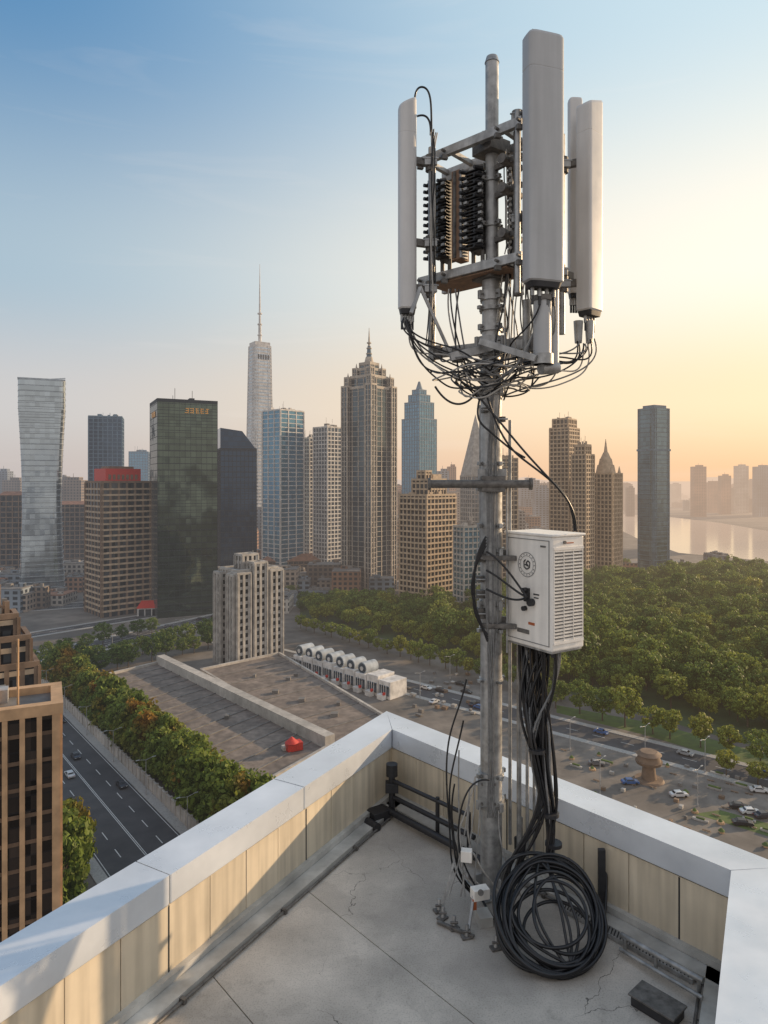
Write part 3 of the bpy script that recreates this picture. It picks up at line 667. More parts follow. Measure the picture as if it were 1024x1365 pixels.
def road(name,p,q,wd,lanes=4,lift=.04,dash=True):
    p=Vector((p[0],p[1],0));q=Vector((q[0],q[1],0)); ln_=(q-p).length; rz=math.atan2(q.y-p.y,q.x-p.x)
    E=empty(name,(p.x,p.y,GZ+lift)); E.rotation_euler[2]=rz
    mb=MB(); mb.add([(0,-wd/2,0),(ln_,-wd/2,0),(ln_,wd/2,0),(0,wd/2,0)],[(0,1,2,3)]); mb.obj('carriageway',[M_asph],E)
    mb=MB()
    for k in range(1,lanes):
        y=-wd/2+wd*k/lanes
        if k*2==lanes and lanes>2:
            for o in(-.18,.18): mb.box((ln_/2,y+o,.008),(ln_,.16,.01),0)
        else:
            x=0
            while x<ln_: mb.box((x+2,y,.008),(4,.2,.01),0); x+=9
    if lanes>2:
        for s_ in(-1,1): mb.box((ln_/2,s_*(wd/2-.5),.008),(ln_,.16,.01),0)
    mb.obj('lane_markings',[M_mark],E)
    mb=MB()
    for s_ in(-1,1): mb.box((ln_/2,s_*(wd/2+1.2),.03),(ln_,2.4,.2),0)
    mb.obj('pavements',[M_kerbs],E)
    return E,p,Vector((math.cos(rz),math.sin(rz),0))
rd=Vector((.628,-.778,0)); rn=Vector((-.778,-.628,0)); re0=Vector((-113,238.7,0))
L0=re0-rd*120+rn*10; L1=re0+rd*230+rn*10
road('road',L0,L1,18,4)
pv=gnd(20,885); pw=gnd(300,822); road('road',pv-(pw-pv).normalized()*80,pw+(pw-pv).normalized()*260,20,6)
pv=gnd(380,874); pw=gnd(1024,1040); dd=(pw-pv).normalized(); road('road',pv-dd*60,pw+dd*150,11,2,.05)
pv=gnd(200,800); pw=gnd(640,770); dd=(pw-pv).normalized(); road('road',pv-dd*200,pw+dd*100,18,6,.05)
pv=gnd(20,850); pw=gnd(290,806); dd=(pw-pv).normalized(); road('road',pv-dd*100,pw+dd*100,9,2,.06)
# retaining fence along left road
M_conc=mat('pale_concrete',(.42,.39,.35),.8,0,ns=.6,na=.2,haze=True,ns2=.1)
mb=MB()
base=re0-rd*60-rn*1.6
rz=math.atan2(rd.y,rd.x)
for i in range(int(240/3)):
    c=base+rd*(i*3+1.5); mb.box((c.x,c.y,GZ+1.5),(2.9,.3,3.0),0,rot=rz); mb.box((base+rd*i*3).to_tuple()[:2]+(GZ+1.8,),(.5,.6,3.6),0,rot=rz)
    mb.box((c.x,c.y,GZ+3.1),(2.9,.5,.2),0,rot=rz)
mb.obj('concrete_fence',[M_conc])

# ---- towers
M_gl_pale=glass('glass_pale',(.36,.42,.46),.85,.1); M_gl_dark=glass('glass_dark',(.06,.095,.125),.7,.08); M_gl_navy=glass('glass_navy',(.02,.045,.08),.6,.1)
M_gl_blue=glass('glass_blue',(.09,.22,.33),.75,.12); M_gl_green=glass('glass_olive',(.085,.11,.085),.8,.05,var=.2,big_=.22); M_gl_grey=glass('glass_grey',(.12,.16,.20),.7,.12); M_gl_win=glass('window_glass',(.03,.035,.04),.35,.12,cell=(1.6,1.6,3.4),var=.9)
M_gl_slate=glass('glass_slate',(.11,.18,.22),.7,.12)
def wm(n,c,na=.15): return mat(n,c,.75,0,ns=.08,na=na,haze=True,ns2=.4)
M_w_white=wm('pale_stone',(.56,.54,.51)); M_w_beige=wm('beige_stone',(.42,.32,.22)); M_w_brown=wm('brown_stone',(.20,.135,.09)); M_w_tan=wm('tan_fins',(.50,.32,.18)); M_w_grey=wm('grey_concrete',(.38,.36,.33)); M_w_dark=wm('dark_metal',(.03,.035,.04)); M_w_blue=wm('blue_metal',(.12,.19,.25)); M_w_cream=wm('cream_stone',(.42,.37,.31)); M_w_silver=wm('silver_metal',(.36,.40,.43)); M_roof=wm('roof_felt',(.17,.16,.15),.3); M_gold=mat('gold_sign',(.8,.40,.10),.4,.3,haze=True)
def fit(u0,u1,D,rot,asp):
    w_=(u1-u0)/F*D*.8; cx=((u0+u1)/2-CX)/F*D
    for _ in range(25):
        us=[]
        for sx in(-1,1):
            for sy in(-1,1):
                x=sx*w_/2;y=sy*w_*asp/2; X=cx+x*math.cos(rot)-y*math.sin(rot); Y=D+x*math.sin(rot)+y*math.cos(rot); us.append(CX+F*X/Y)
        w_*=(u1-u0)/(max(us)-min(us)); cx+=((u0+u1)/2-(max(us)+min(us))/2)/F*D
    return w_,cx
def zv(v,D): return (HY-v)/F*D-GZ
def storeys(mb,w_,d_,z0,z1,cx=0,cy=0,fh=3.6,sp=3.2,st=.9,spp=.2,pw=.6,pp=.35,crown=1.2,every=1,pmi=1,roof=2,smi=1):
    mb.box((cx,cy,(z0+z1)/2),(w_,d_,z1-z0),0)
    if st>0:
        z=z0+fh*every
        while z<z1-.5: mb.box((cx,cy,z-.1),(w_+2*spp,d_+2*spp,st),smi); z+=fh*every
    if sp>0:
        for L_,ax in((w_,0),(d_,1)):
            n=max(2,round(L_/sp)); 
            for i in range(n+1):
                t=-L_/2+L_*i/n; ww=pw*(1.6 if i in(0,n) else 1)
                for s_ in(-1,1):
                    if ax==0: mb.box((cx+t,cy+s_*(d_/2+pp/2),(z0+z1)/2),(ww,pp,z1-z0-.02),pmi)
                    else: mb.box((cx+s_*(w_/2+pp/2),cy+t,(z0+z1)/2),(pp,ww,z1-z0-.04),pmi)
    mb.box((cx,cy,z1+.06),(w_-.3,d_-.3,.12),roof)
    h=crown; e=pp+.06
    for s_ in(-1,1):
        mb.box((cx,cy+s_*(d_/2+e/2-.3),z1+h/2-.3),(w_+2*e,.6+e,h),pmi); mb.box((cx+s_*(w_/2+e/2-.3),cy,z1+h/2-.32),(.6+e,d_-1.2,h),pmi)
def roofkit(mb,w_,d_,z,n=8,mi=1):
    for _ in range(n):
        a,b,h=U(.06,.22)*w_,U(.06,.22)*d_,U(1,3.5); mb.box((U(-.33,.33)*w_,U(-.33,.33)*d_,z+h/2+.1),(a,b,h),mi if R()<.6 else 2)
    for _ in range(3):
        x,y=U(-.3,.3)*w_,U(-.3,.3)*d_; mb.cyl((x,y,z),(x,y,z+U(4,9)),.15,n=5,mi=1)
def tower(name,u0,u1,vt,D,rot=0,asp=1,mats=(None,None),levels=None,kit=8,extra=None,**k):
    w_,cx=fit(u0,u1,D,rot,asp); mb=MB(); z0=0
    lv=levels or [(1,vt)]
    for s_,v in lv:
        z1=zv(v,D); storeys(mb,w_*s_,w_*asp*s_,z0,z1,**k); z0=z1+.2
    roofkit(mb,w_*lv[-1][0],w_*asp*lv[-1][0],z0,kit)
    if extra: extra(mb,w_,w_*asp,z0,D)
    return mb.obj(name,[mats[0],mats[1],mats[2] if len(mats)>2 else M_roof]+list(mats[3:]),loc=(cx,D,GZ),rot=rot)
def loft(name,u0,u1,vt,D,rot,asp,prof,mats,fh=3.8,k=8,nseg=32,extra=None,band=.9,ribs=True):
    w_,cx=fit(u0,u1,D,rot,asp); H_=zv(vt,D); mb=MB()
    def ring(t,grow=0):
        sx,sy,ox,oy=prof(t); o=[]
        for i in range(nseg):
            a=2*math.pi*(i+.5)/nseg; c_,s_=math.cos(a),math.sin(a); X=math.copysign(abs(c_)**(2/k),c_); Y=math.copysign(abs(s_)**(2/k),s_)
            o.append((X*(w_*sx/2+grow)+ox*w_,Y*(w_*asp*sy/2+grow)+oy*w_))
        return o
    nf=int(H_/fh)
    for i in range(nf):
        za,zb_,zc=i*H_/nf,(i+1)*H_/nf-band,(i+1)*H_/nf
        a=[(x,y,za) for x,y in ring(za/H_)]; b=[(x,y,zb_) for x,y in ring(zb_/H_)]; b2=[(x,y,zb_) for x,y in ring(zb_/H_,.12)]; c=[(x,y,zc) for x,y in ring(zc/H_,.12)]; c2=[(x,y,zc) for x,y in ring(zc/H_)]
        for r0,r1,mi in((a,b,0),(b,b2,1),(b2,c,1),(c,c2,1)):
            mb.add(r0+r1,[(j,(j+1)%nseg,(j+1)%nseg+nseg,j+nseg) for j in range(nseg)],mi)
    mb.add(c2,[tuple(range(nseg))],2)
    if ribs:
        for j in range(nseg):
            for i in range(0,nf,3):
                t0,t1=i/nf,min(1,(i+3)/nf); p0=ring(t0,.15)[j];p1=ring(t1,.15)[j]
                mb.beam((p0[0],p0[1],t0*H_),(p1[0],p1[1],t1*H_),.3,.3,1)
    if extra: extra(mb,w_,w_*asp,H_,D)
    return mb.obj(name,list(mats)+[M_roof],loc=(cx,D,GZ),rot=rot)

def ex(mb,w_,d_,z,D):
    mb.box((0,0,z+.6),(w_*1.0,d_*.9,.9),1); mb.beam((-w_*.1,-d_*.4,z),(w_*.5,-d_*.4,z+2),.5,.5,1)
loft('flared_glass_tower',23,88,509,470,.42,.8,lambda t:(1-.16*math.sin(min(1,t*1.15)*math.pi)*1.0,1-.12*math.sin(t*math.pi),0,0),(M_gl_pale,M_w_silver),extra=ex,ribs=False,band=.35)
tower('dark_office_tower',118,165,557,640,.3,.8,(M_gl_navy,M_w_blue),sp=4,pp=.2,st=.5)
tower('office_block',172,200,603,900,.2,.8,(M_gl_blue,M_w_blue))
def ex(mb,w_,d_,z,D):
    mb.box((-.02*w_,0,z+4),(w_*.72,d_*.72,8),3); mb.box((-.02*w_,0,z+8.4),(w_*.5,d_*.5,2),1)
    for i in range(7): mb.box((-.3*w_+i*.09*w_,-d_*.365,z+3),(w_*.05,.3,3),1)
tower('brown_hotel_building',115,201,643,416,.75,.85,(M_gl_win,M_w_brown,M_roof,M_red,M_w_beige),fh=3.4,sp=4.6,st=1.1,spp=.55,pw=1.3,pp=.35,pmi=1,smi=4,extra=ex)
def ex(mb,w_,d_,z,D):
    for i in range(5): 
        for j in(-1.2,0,1.2): mb.box((w_*(-.02+i*.085)+U(-.4,.4),-d_/2-.5,z-5+j),(w_*.055,.2,.4),3)
        mb.box((w_*(-.02+i*.085)+U(-.9,.9),-d_/2-.5,z-5),(.4,.2,3.2),3)
    for i in range(3): mb.box((-w_/2-.35,d_*(.1-.16*i),z-7),(.3,d_*.07,3.2),3)
tower('dark_glass_office',200,290,540,416,.46,.9,(M_gl_green,M_w_dark,M_roof,M_gold),fh=3.9,sp=3.2,st=.3,spp=.06,pw=.15,pp=.08,crown=2,extra=ex)
def ex(mb,w_,d_,z,D):
    mb.add([(-w_/2,-d_/2,z-.3),(w_/2,-d_/2,z-.3),(w_/2,d_/2,z-.3),(-w_/2,d_/2,z-.3),(-w_/2,-d_/2,z+15),(-w_/2,d_/2,z+15),(w_*.1,-d_/2,z+13),(w_*.1,d_/2,z+13)],[(0,1,6,4),(1,2,7,6),(2,3,5,7),(3,0,4,5),(4,6,7,5)],0)
tower('navy_glass_tower',289,342,600,500,.35,.9,(M_gl_navy,M_w_dark),fh=3.9,sp=3,st=.4,spp=.1,pw=.25,pp=.2,kit=0,extra=ex)
def ex(mb,w_,d_,z,D):
    mb.box((0,0,z+2),(w_*.62,d_*.6,4),1); mb.cyl((0,0,z),(0,0,z+26),1.9,1.5,n=10,mi=1); mb.cyl((0,0,z+26),(0,0,z+55),1.3,.9,n=8,mi=1); mb.cyl((0,0,z+55),(0,0,z+(462-352)/F*D),.8,.2,n=6,mi=1)
    for i in range(5): mb.box((w_*(-.2+i*.1),-d_*.375,z-13),(w_*.055,.6,5),3)
    for f in(.2,.4,.6): mb.cyl((0,0,z+60*f),(0,0,z+60*f+1.2),2.6,n=10,mi=1)
o=loft('tapered_spire_tower',324,369,462,760,.6,.9,lambda t:(1-.28*t,1-.28*t,0,0),(M_gl_pale,M_w_white),band=2.3,k=7,nseg=28,extra=ex)
o.data.materials.append(M_w_dark)
tower('glass_apartment_tower',350,405,549,560,.85,.9,(M_gl_blue,M_w_white),fh=3.6,sp=7.5,st=.6,spp=.25,pw=.9,pp=.4)
tower('white_apartment_tower',400,428,585,580,.8,1.0,(M_gl_grey,M_w_white),fh=3.3,sp=3.5,st=.9,spp=.4)
tower('white_apartment_tower',418,459,571,560,.82,.9,(M_gl_grey,M_w_white),fh=3.3,sp=3.4,st=.9,spp=.4,pw=.8)
def ex(mb,w_,d_,z,D):
    for sx in(-1,1):
        for sy in(-1,1):
            storeys(mb,w_*.2,d_*.2,0,zv(517,D),cx=sx*w_*.42,cy=sy*d_*.42,sp=3.6,pw=.7,pp=.4,st=.4)
            storeys(mb,w_*.13,d_*.13,zv(517,D),zv(505,D),cx=sx*w_*.40,cy=sy*d_*.40,sp=2.5,pw=.6,pp=.3,st=.5)
            storeys(mb,w_*.14,d_*.14,zv(505,D),zv(493,D),cx=sx*w_*.24,cy=sy*d_*.24,sp=2.5,pw=.6,pp=.3,st=.5)
            mb.cyl((sx*w_*.24,sy*d_*.24,zv(493,D)),(sx*w_*.24,sy*d_*.24,zv(485,D)),1,.1,n=6,mi=1)
            mb.cyl((sx*w_*.4,sy*d_*.4,zv(505,D)),(sx*w_*.4,sy*d_*.4,zv(498,D)),1,.1,n=6,mi=1)
    zt_=zv(487,D); mb.cyl((0,0,zt_),(0,0,zt_+6),4,2.5,n=10,mi=1); mb.cyl((0,0,zt_+6),(0,0,zt_+14),2,1.2,n=8,mi=0); mb.cyl((0,0,zt_+13),(0,0,zv(437,D)),1,.15,n=6,mi=1)
    for f in(8,12,16): mb.cyl((0,0,zt_+f),(0,0,zt_+f+.8),2.8-f*.07,n=10,mi=1)
tower('ornate_stepped_skyscraper',457,527,522,500,.88,1.0,(M_gl_dark,M_w_cream),levels=[(.86,520),(.7,505),(.52,495),(.36,487)],kit=0,fh=3.6,sp=5.6,st=.3,spp=.1,pw=.6,pp=.35,crown=2,extra=ex)
def ex(mb,w_,d_,z,D):
    mb.cyl((0,0,z),(0,0,z+9),w_*.16,w_*.04,n=10,mi=1)
tower('blue_glass_tower',536,582,555,680,.75,1.0,(M_gl_blue,M_w_blue),levels=[(1,560),(.84,538),(.62,528),(.4,521)],kit=0,sp=3.4,pw=.4,st=.5,pp=.3,extra=ex)
def ex(mb,w_,d_,z,D):
    storeys(mb,w_*.62,d_*.6,z,z+9,cx=.05*w_,sp=3,st=1); storeys(mb,w_*.2,d_*.3,z+9,z+14,cx=-.12*w_,sp=3,st=1)
    mb.box((.2*w_,0,z+11),(w_*.3,d_*.3,3),1)
tower('beige_apartment_building',533,607,660,416,.8,.8,(M_gl_win,M_w_beige),fh=3.3,sp=3.2,st=1.0,spp=.7,pw=.7,pp=.45,extra=ex)
tower('glass_mid_rise',605,642,702,395,.5,.8,(M_gl_blue,M_w_grey),fh=3.4,sp=3,st=.9)
def ex(mb,w_,d_,z,D):
    mb.prism([(-w_/2,-d_/2),(w_/2,-d_/2),(w_/2,d_/2),(-w_/2,d_/2)],z,z+1,1)
    h=zv(552,D); mb.add([(-w_/2,-d_/2,z+1),(w_/2,-d_/2,z+1),(w_/2,d_/2,z+1),(-w_/2,d_/2,z+1),(0,0,h)],[(0,1,4),(1,2,4),(2,3,4),(3,0,4)],1)
tower('pyramid_roof_tower',614,654,635,560,.4,1,(M_gl_grey,M_w_grey),kit=0,extra=ex)
tower('apartment_tower',660,690,612,520,.3,.9,(M_gl_win,M_w_beige),spp=.5)
tower('brown_apartment_tower',733,772,565,545,.85,.9,(M_gl_win,M_w_beige),levels=[(1,572),(.8,560)],fh=3.3,st=1,spp=.5,pw=.8)
tower('brown_apartment_tower',762,792,602,520,.8,.9,(M_gl_win,M_w_beige),levels=[(1,607),(.7,594)],fh=3.3,st=1,spp=.5,pw=.8)
def ex(mb,w_,d_,z,D):
    for s_,a,b in((.42,0,7),(.3,7,12)):
        mb.cyl((0,0,z+a),(0,0,z+b),w_*s_,w_*s_*.82,n=16,mi=1)
    mb.cyl((0,0,z+12),(0,0,z+17),w_*.22,w_*.1,n=14,mi=1); mb.cyl((0,0,z+17),(0,0,zv(585,D)),1.6,.15,n=8,mi=1)
    for sx in(-1,1):
        for sy in(-1,1): mb.cyl((sx*w_*.42,sy*d_*.42,z),(sx*w_*.42,sy*d_*.42,z+6),1.6,.2,n=8,mi=1)
tower('domed_spire_building',786,829,632,540,.85,1,(M_gl_win,M_w_beige),kit=0,fh=3.4,st=1,spp=.4,pw=.9,pp=.6,extra=ex)
def ex(mb,w_,d_,z,D):
    mb.box((w_*.05,0,z+1.3),(w_*.7,d_*.7,2.4),1); mb.box((0,0,z-34),(w_*1.02,d_*1.02,1.6),1)
loft('grey_glass_tower',849,894,545,560,.5,.8,lambda t:(1,1,0,0),(M_gl_slate,M_w_blue),k=9,extra=ex,band=.35,nseg=28)
w_,cx=fit(285,378,303,.75,.75); mb=MB(); d_=w_*.75; kk=dict(fh=3.1,sp=2.6,st=1.3,spp=.12,pw=1.1,pp=.5,crown=1)
storeys(mb,w_*.8,d_*.8,0,zv(757,303),**kk)
for sx in(-1,0,1): storeys(mb,w_*.24,d_*.3,0,zv(760 if sx else 748,303),cx=sx*w_*.34,cy=-d_*.36,**kk)
for sy in(-1,1): storeys(mb,w_*.24,d_*.26,0,zv(762,303),cx=-w_*.38,cy=sy*d_*.3,**kk); storeys(mb,w_*.2,d_*.26,0,zv(759,303),cx=w_*.38,cy=sy*d_*.28,**kk)
storeys(mb,w_*.3,d_*.3,zv(757,303),zv(739,303),cx=-.05*w_,**kk); roofkit(mb,w_*.6,d_*.6,zv(757,303),8)
mb.obj('grey_apartment_block',[M_gl_win,M_w_grey,M_roof],loc=(cx,303,GZ),rot=.75)
def hall(name,u0,u1,vt,D,rot,asp,wall,roofm,rh):
    w_,cx=fit(u0,u1,D,rot,asp); mb=MB(); d_=w_*asp; z=zv(vt,D)
    storeys(mb,w_,d_,0,z-rh,fh=4,sp=4,st=.8,crown=.5); a,b=w_/2+.8,d_/2+.8
    mb.add([(-a,-b,z-rh+.3),(a,-b,z-rh+.3),(a,b,z-rh+.3),(-a,b,z-rh+.3),(-a*.8,0,z),(a*.8,0,z)],[(0,1,5,4),(1,2,5),(2,3,4,5),(3,0,4),(3,2,1,0)],3)
    mb.obj(name,[M_gl_win,wall,M_roof,roofm],loc=(cx,D,GZ),rot=rot)
hall('red_roof_hall',184,232,800,408,.2,.5,M_w_white,M_red,4)
M_brick=wm('brick_roof',(.30,.14,.08))
hall('brick_terrace',350,446,738,560,.15,.35,M_w_brown,M_brick,5)
hall('brick_terrace',60,118,668,600,.15,.35,M_w_brown,M_brick,3)
hall('brick_hall',0,40,655,520,.15,.6,M_w_brown,M_brick,3)

# near-left office with vertical fins
def ex(mb,w_,d_,z,D):
    for _ in range(14): 
        a=U(1.5,4); mb.box((U(-.4,.4)*w_,U(-.3,.4)*d_,z+.8),(a,U(1.5,4),U(1.2,2.2)),2 if R()<.5 else 4)
    mb.box((0,d_*.1,z+1.8),(w_*.3,d_*.3,3.4),1)
M_hv=mat('hvac_metal',(.4,.4,.4),.5,.4,ns=.5,haze=True)
M_glb=glass('bronze_glass',(.05,.04,.035),.4,.1,cell=(1.2,1.2,1.9),var=.8)
tower('finned_office_building',-170,75,948,88,.46,.45,(M_glb,M_w_tan,M_roof,M_w_brown,M_hv),fh=3.4,sp=1.9,st=.5,spp=.06,pw=.6,pp=.75,crown=1.4,kit=0,smi=3,extra=ex)
tower('brown_office_building',-60,50,850,150,.6,.8,(M_gl_win,M_w_brown,M_roof,M_w_beige),levels=[(1,885),(.8,850),(.5,822)],fh=3.5,sp=3,pw=.9,st=1.1,spp=.3,kit=14,smi=3)

# flat roofs mid-left
M_rf=mat('ribbed_roof',(.19,.155,.13),.85,0,ns=.12,na=.35,haze=True,ns2=.5)
def flat(name,pts,z,ribs,ridge=None,nb=10):
    mb=MB(); P_=[gnd(u,v,z) for u,v in pts]; mb.prism([(p.x,p.y) for p in P_],GZ,z,1,top=0)
    a,b,c,d=P_
    for i in range(1,ribs):
        t=i/ribs; p=a.lerp(d,t); q=b.lerp(c,t); mb.beam(p+Vector((0,0,.12)),q+Vector((0,0,.12)),.4,.25,2)
    for p,q in((a,b),(b,c),(c,d),(d,a)): mb.beam(p+Vector((0,0,.45)),q+Vector((0,0,.45)),.9,.9,1)
    if ridge: 
        mb.beam(b+Vector((0,0,1.6)),c+Vector((0,0,1.6)),3.2,3.2,1)
    for _ in range(nb):
        p=a.lerp(d,U(.1,.9)).lerp(b.lerp(c,U(.1,.9)),U(.1,.9)); mb.box(p+Vector((0,0,.5)),(U(1,2.5),U(1,2.5),1.2),2)
    mb.obj(name,[M_rf,M_conc,M_roof])
flat('warehouse_building',((112,908),(214,884),(440,996),(300,1075)),-72,16,True,5)
flat('flat_roof_building',((268,894),(372,872),(560,985),(470,1015)),-75,9,None,7)
p=gnd(392,1000,-72); mb=MB(); mb.box(p+Vector((0,0,1.2)),(4.2,2.6,2.2),0,rot=.5); mb.cyl(p+Vector((-.5,-.6,2.3)),p+Vector((-.5,-.6,3.8)),1.9,.2,n=10,mi=0); mb.box(p+Vector((-2.4,.2,.6)),(1.6,1.8,1.1),1,rot=.5); mb.obj('red_canopy_cart',[M_red,M_conc],bevel=.1)

# white pavilion with round drums
mb=MB(); a=gnd(402,890); b=gnd(532,930); dd=(b-a).normalized(); nn=Vector((-dd.y,dd.x,0)); ln_=(b-a).length; rz=math.atan2(dd.y,dd.x)
for i in range(9):
    c=a+dd*(ln_*(i+.5)/9); hh=6.4+(0,.8,.3,1)[i%4]; mb.box(c+Vector((0,0,hh/2)),(ln_/9-.4,9,hh),0,rot=rz)
    mb.box(c+nn*-4.6+Vector((0,0,3)),(ln_/9-1.6,.3,3.6),1,rot=rz)
    for k in(-1,0,1): mb.box(c-nn*4.85+dd*k*1.2+Vector((0,0,3)),(.2,.3,4.2),0,rot=rz)
    if i<7:
        q=c+Vector((0,0,8.4)); r=2.3
        mb.cyl(q-nn*3.6,q+nn*3,r,n=24,mi=3); mb.cyl(q-nn*3.8,q-nn*3.6,r*.85,n=24,mi=1); mb.cyl(q-nn*4,q-nn*3.8,r*.35,n=16,mi=0)
    mb.box(c-nn*6+Vector((0,0,1)),(3,2,2),0,rot=rz); mb.box(c-nn*6.2+dd*1.5+Vector((0,0,2.4)),(.8,1,1),2,rot=rz)
mb.obj('exhibition_pavilion',[wm('white_panel',(.62,.60,.57),.08),M_gl_grey,M_red,M_w_silver],bevel=.12,seg=1)

# ---- low-rise fill and distant skyline
FM=[windowed('fill_a',(.30,.24,.19)),windowed('fill_b',(.40,.37,.33)),windowed('fill_c',(.17,.13,.10)),windowed('fill_d',(.17,.20,.23),sx=.2),windowed('fill_e',(.33,.18,.11))]
def inpoly(u,v,P_):
    c=False; j=len(P_)-1
    for i in range(len(P_)):
        if (P_[i][1]>v)!=(P_[j][1]>v) and u<(P_[j][0]-P_[i][0])*(v-P_[i][1])/(P_[j][1]-P_[i][1])+P_[i][0]: c=not c
        j=i
    return c
mb=MB(); cnt=0
occupied=[(o.location.x,o.location.y,max(o.dimensions.x,o.dimensions.y)*.75) for o in col.objects if o.type=='MESH' and o.location.z==GZ]
while cnt<2100:
    D=math.exp(U(math.log(400),math.log(3800))) if cnt<1700 else U(400,640); u=U(-350,1400) if cnt<1700 else U(-250,440); x=(u-CX)/F*D; v=HY-GZ*F/D
    if u>640 and u<=780 and v>775: continue
    if u>780 and v>764: continue
    if 820<u and 684<v<752: continue
    if v>815 or (u>380 and v>795): continue
    if any((x-a)**2+(D-b)**2<c*c for a,b,c in occupied): continue
    h=U(6,20)
    if D>650 and R()<.35: h=U(18,50)
    if D>900 and R()<.25: h=U(45,85)
    if u>830 and D<900: h=U(5,12)
    if D>1500 and u>890: h=U(20,70) if R()<.35 else U(8,20)
    a,b=U(10,28),U(10,24); mi=random.randrange(5)
    if cnt>=1700: h=U(4,14); a,b=U(7,20),U(6,16)
    mb.box((x,D,h/2+.05),(a,b,h),mi); mb.box((x,D,h+.4),(a*.97,b*.97,.5),6 if R()<.2 else 5)
    for _ in range(3): mb.box((x+U(-.35,.35)*a,D+U(-.35,.35)*b,h+1.3),(U(1.5,.3*a),U(1.5,.3*b),U(1,3)),mi if R()<.5 else 5)
    cnt+=1
mb.obj('low_rise_district',FM+[M_roof,M_brick],loc=(0,0,GZ))
mb=MB()
for (u,vt,D,ww) in((931,622,1500,26),(966,634,1600,22),(988,621,1650,26),(1016,622,1500,30),(950,643,1700,40),(1003,640,1900,30),(900,645,2200,30),(1045,630,1600,30),(705,640,1100,30),(722,650,1000,22),(690,655,1200,24),(590,628,1000,18),(602,622,1100,14),(840,650,1500,16),(20,640,900,24),(98,640,800,28),(5,628,1000,20),(225,620,1200,24),(385,640,1000,20),(-40,620,800,30),(1110,600,900,40),(1180,590,1000,40),(-120,600,900,35)):
    h=zv(vt,D); x=(u-CX)/F*D; mi=random.randrange(5); mb.box((x,D,h/2),(ww,ww*.8,h),mi); mb.box((x+2,D,h+1.5),(ww*.5,ww*.4,4),mi); mb.cyl((x,D,h),(x,D,h+8),.5,.2,n=5,mi=5)
mb.obj('distant_skyline',FM+[M_roof],loc=(0,0,GZ))
mb=MB(); n=60
for rowy,hh in((5200,60),(8000,130)):
    vs=[]
    for i in range(n+1):
        x=(-1+2*i/n)*rowy*.95; h=hh*(.5+.3*math.sin(i*.7)+.25*math.sin(i*1.9+1)+U(-.08,.08)); vs+= [(x,rowy,GZ),(x,rowy+600,GZ+max(5,h))]
    mb.add(vs,[(2*i,2*i+2,2*i+3,2*i+1) for i in range(n)],0,True)
mb.obj('hills',[M_grass])

# ---- trees
M_bark=mat('bark',(.09,.065,.045),.9,0,haze=True)
LG=leafmat('foliage_green',(.07,.115,.025),(.19,.235,.05)); LY=leafmat('foliage_yellowgreen',(.17,.22,.045),(.25,.25,.045)); LB=leafmat('foliage_hedge',(.10,.15,.028),(.19,.23,.04)); LA=leafmat('foliage_autumn',(.11,.15,.026),(.20,.20,.03),(.28,.15,.025))
def treemesh(name,seed,h,r,leaf,ncl=46,per=26,ls=.55,low=.3,cone=0):
    rnd=random.Random(seed); mb=MB(); mb.cyl((0,0,0),(0,0,h*.5),.26,.14,n=7)
    for i in range(6):
        a=rnd.uniform(0,6.28); z=h*rnd.uniform(.3,.5); q=Vector((math.cos(a)*r*.6,math.sin(a)*r*.6,z+h*.25)); mb.cyl((0,0,z),q,.11,.04,n=5)
    zc=h*(low+1)/2; rz_=h*(1-low)/2
    for i in range(ncl):
        a=rnd.uniform(0,6.28); cz=rnd.uniform(-1,1); rr=math.sqrt(max(0,1-cz*cz))*rnd.uniform(.55,1.05); 
        if cone: rr*=1-.55*(cz+1)/2*cone
        c=Vector((math.cos(a)*rr*r,math.sin(a)*rr*r,zc+cz*rz_*rnd.uniform(.75,1.02))); cr=rnd.uniform(.22,.40)*r
        for j in range(per):
            d=Vector((rnd.gauss(0,1),rnd.gauss(0,1),rnd.gauss(0,1))).normalized()*cr*rnd.uniform(.5,1.0); d.z*=.75
            p=c+d; nrm=(d.normalized()+Vector((rnd.uniform(-.7,.7),rnd.uniform(-.7,.7),rnd.uniform(-.3,.9)))).normalized()
            t=nrm.orthogonal().normalized(); t=Matrix.Rotation(rnd.uniform(0,6.28),3,nrm)@t; b=nrm.cross(t); s_=ls*rnd.uniform(.5,1.1)
            mb.add([p-t*s_-b*s_*.5,p+t*s_*.2-b*s_*.7,p+t*s_+b*s_*.2,p-t*s_*.1+b*s_*.7],[(0,1,2,3)],1)
    me=bpy.data.meshes.new(name); me.from_pydata(mb.v,[],mb.f); me.materials.append(M_bark); me.materials.append(leaf); me.polygons.foreach_set('material_index',mb.m); me.update(); return me
TG=[treemesh('tree_green',i,11,4.6,LG,ls=.5,per=30) for i in range(5)]; TY=[treemesh('tree_yellow',20+i,10,3.8,LY,ls=.5) for i in range(2)]; TA=[treemesh('tree_autumn',40+i,10,3.8,LA,ncl=72,low=.06,cone=.5,ls=.48) for i in range(3)]
TB=[treemesh('tree_hedge',60+i,10,3.8,LB,ncl=72,low=.06,cone=.5,ls=.48) for i in range(3)]
def tree(me,x,y,s,parent,name='tree',sz=1):
    o=bpy.data.objects.new(name,me); col.objects.link(o); o.parent=parent; o.location=(x,y,GZ); o.rotation_euler[2]=U(0,6.28); o.scale=(s*U(.9,1.1),s*U(.9,1.1),s*sz*U(.85,1.15)); return o
FP=empty('park_forest'); poly=[(405,826),(520,850),(640,884),(740,918),(860,945),(1024,975),(1350,1060),(1350,775),(1024,770),(790,776),(690,800),(640,812),(520,814),(405,806)]
x=-80
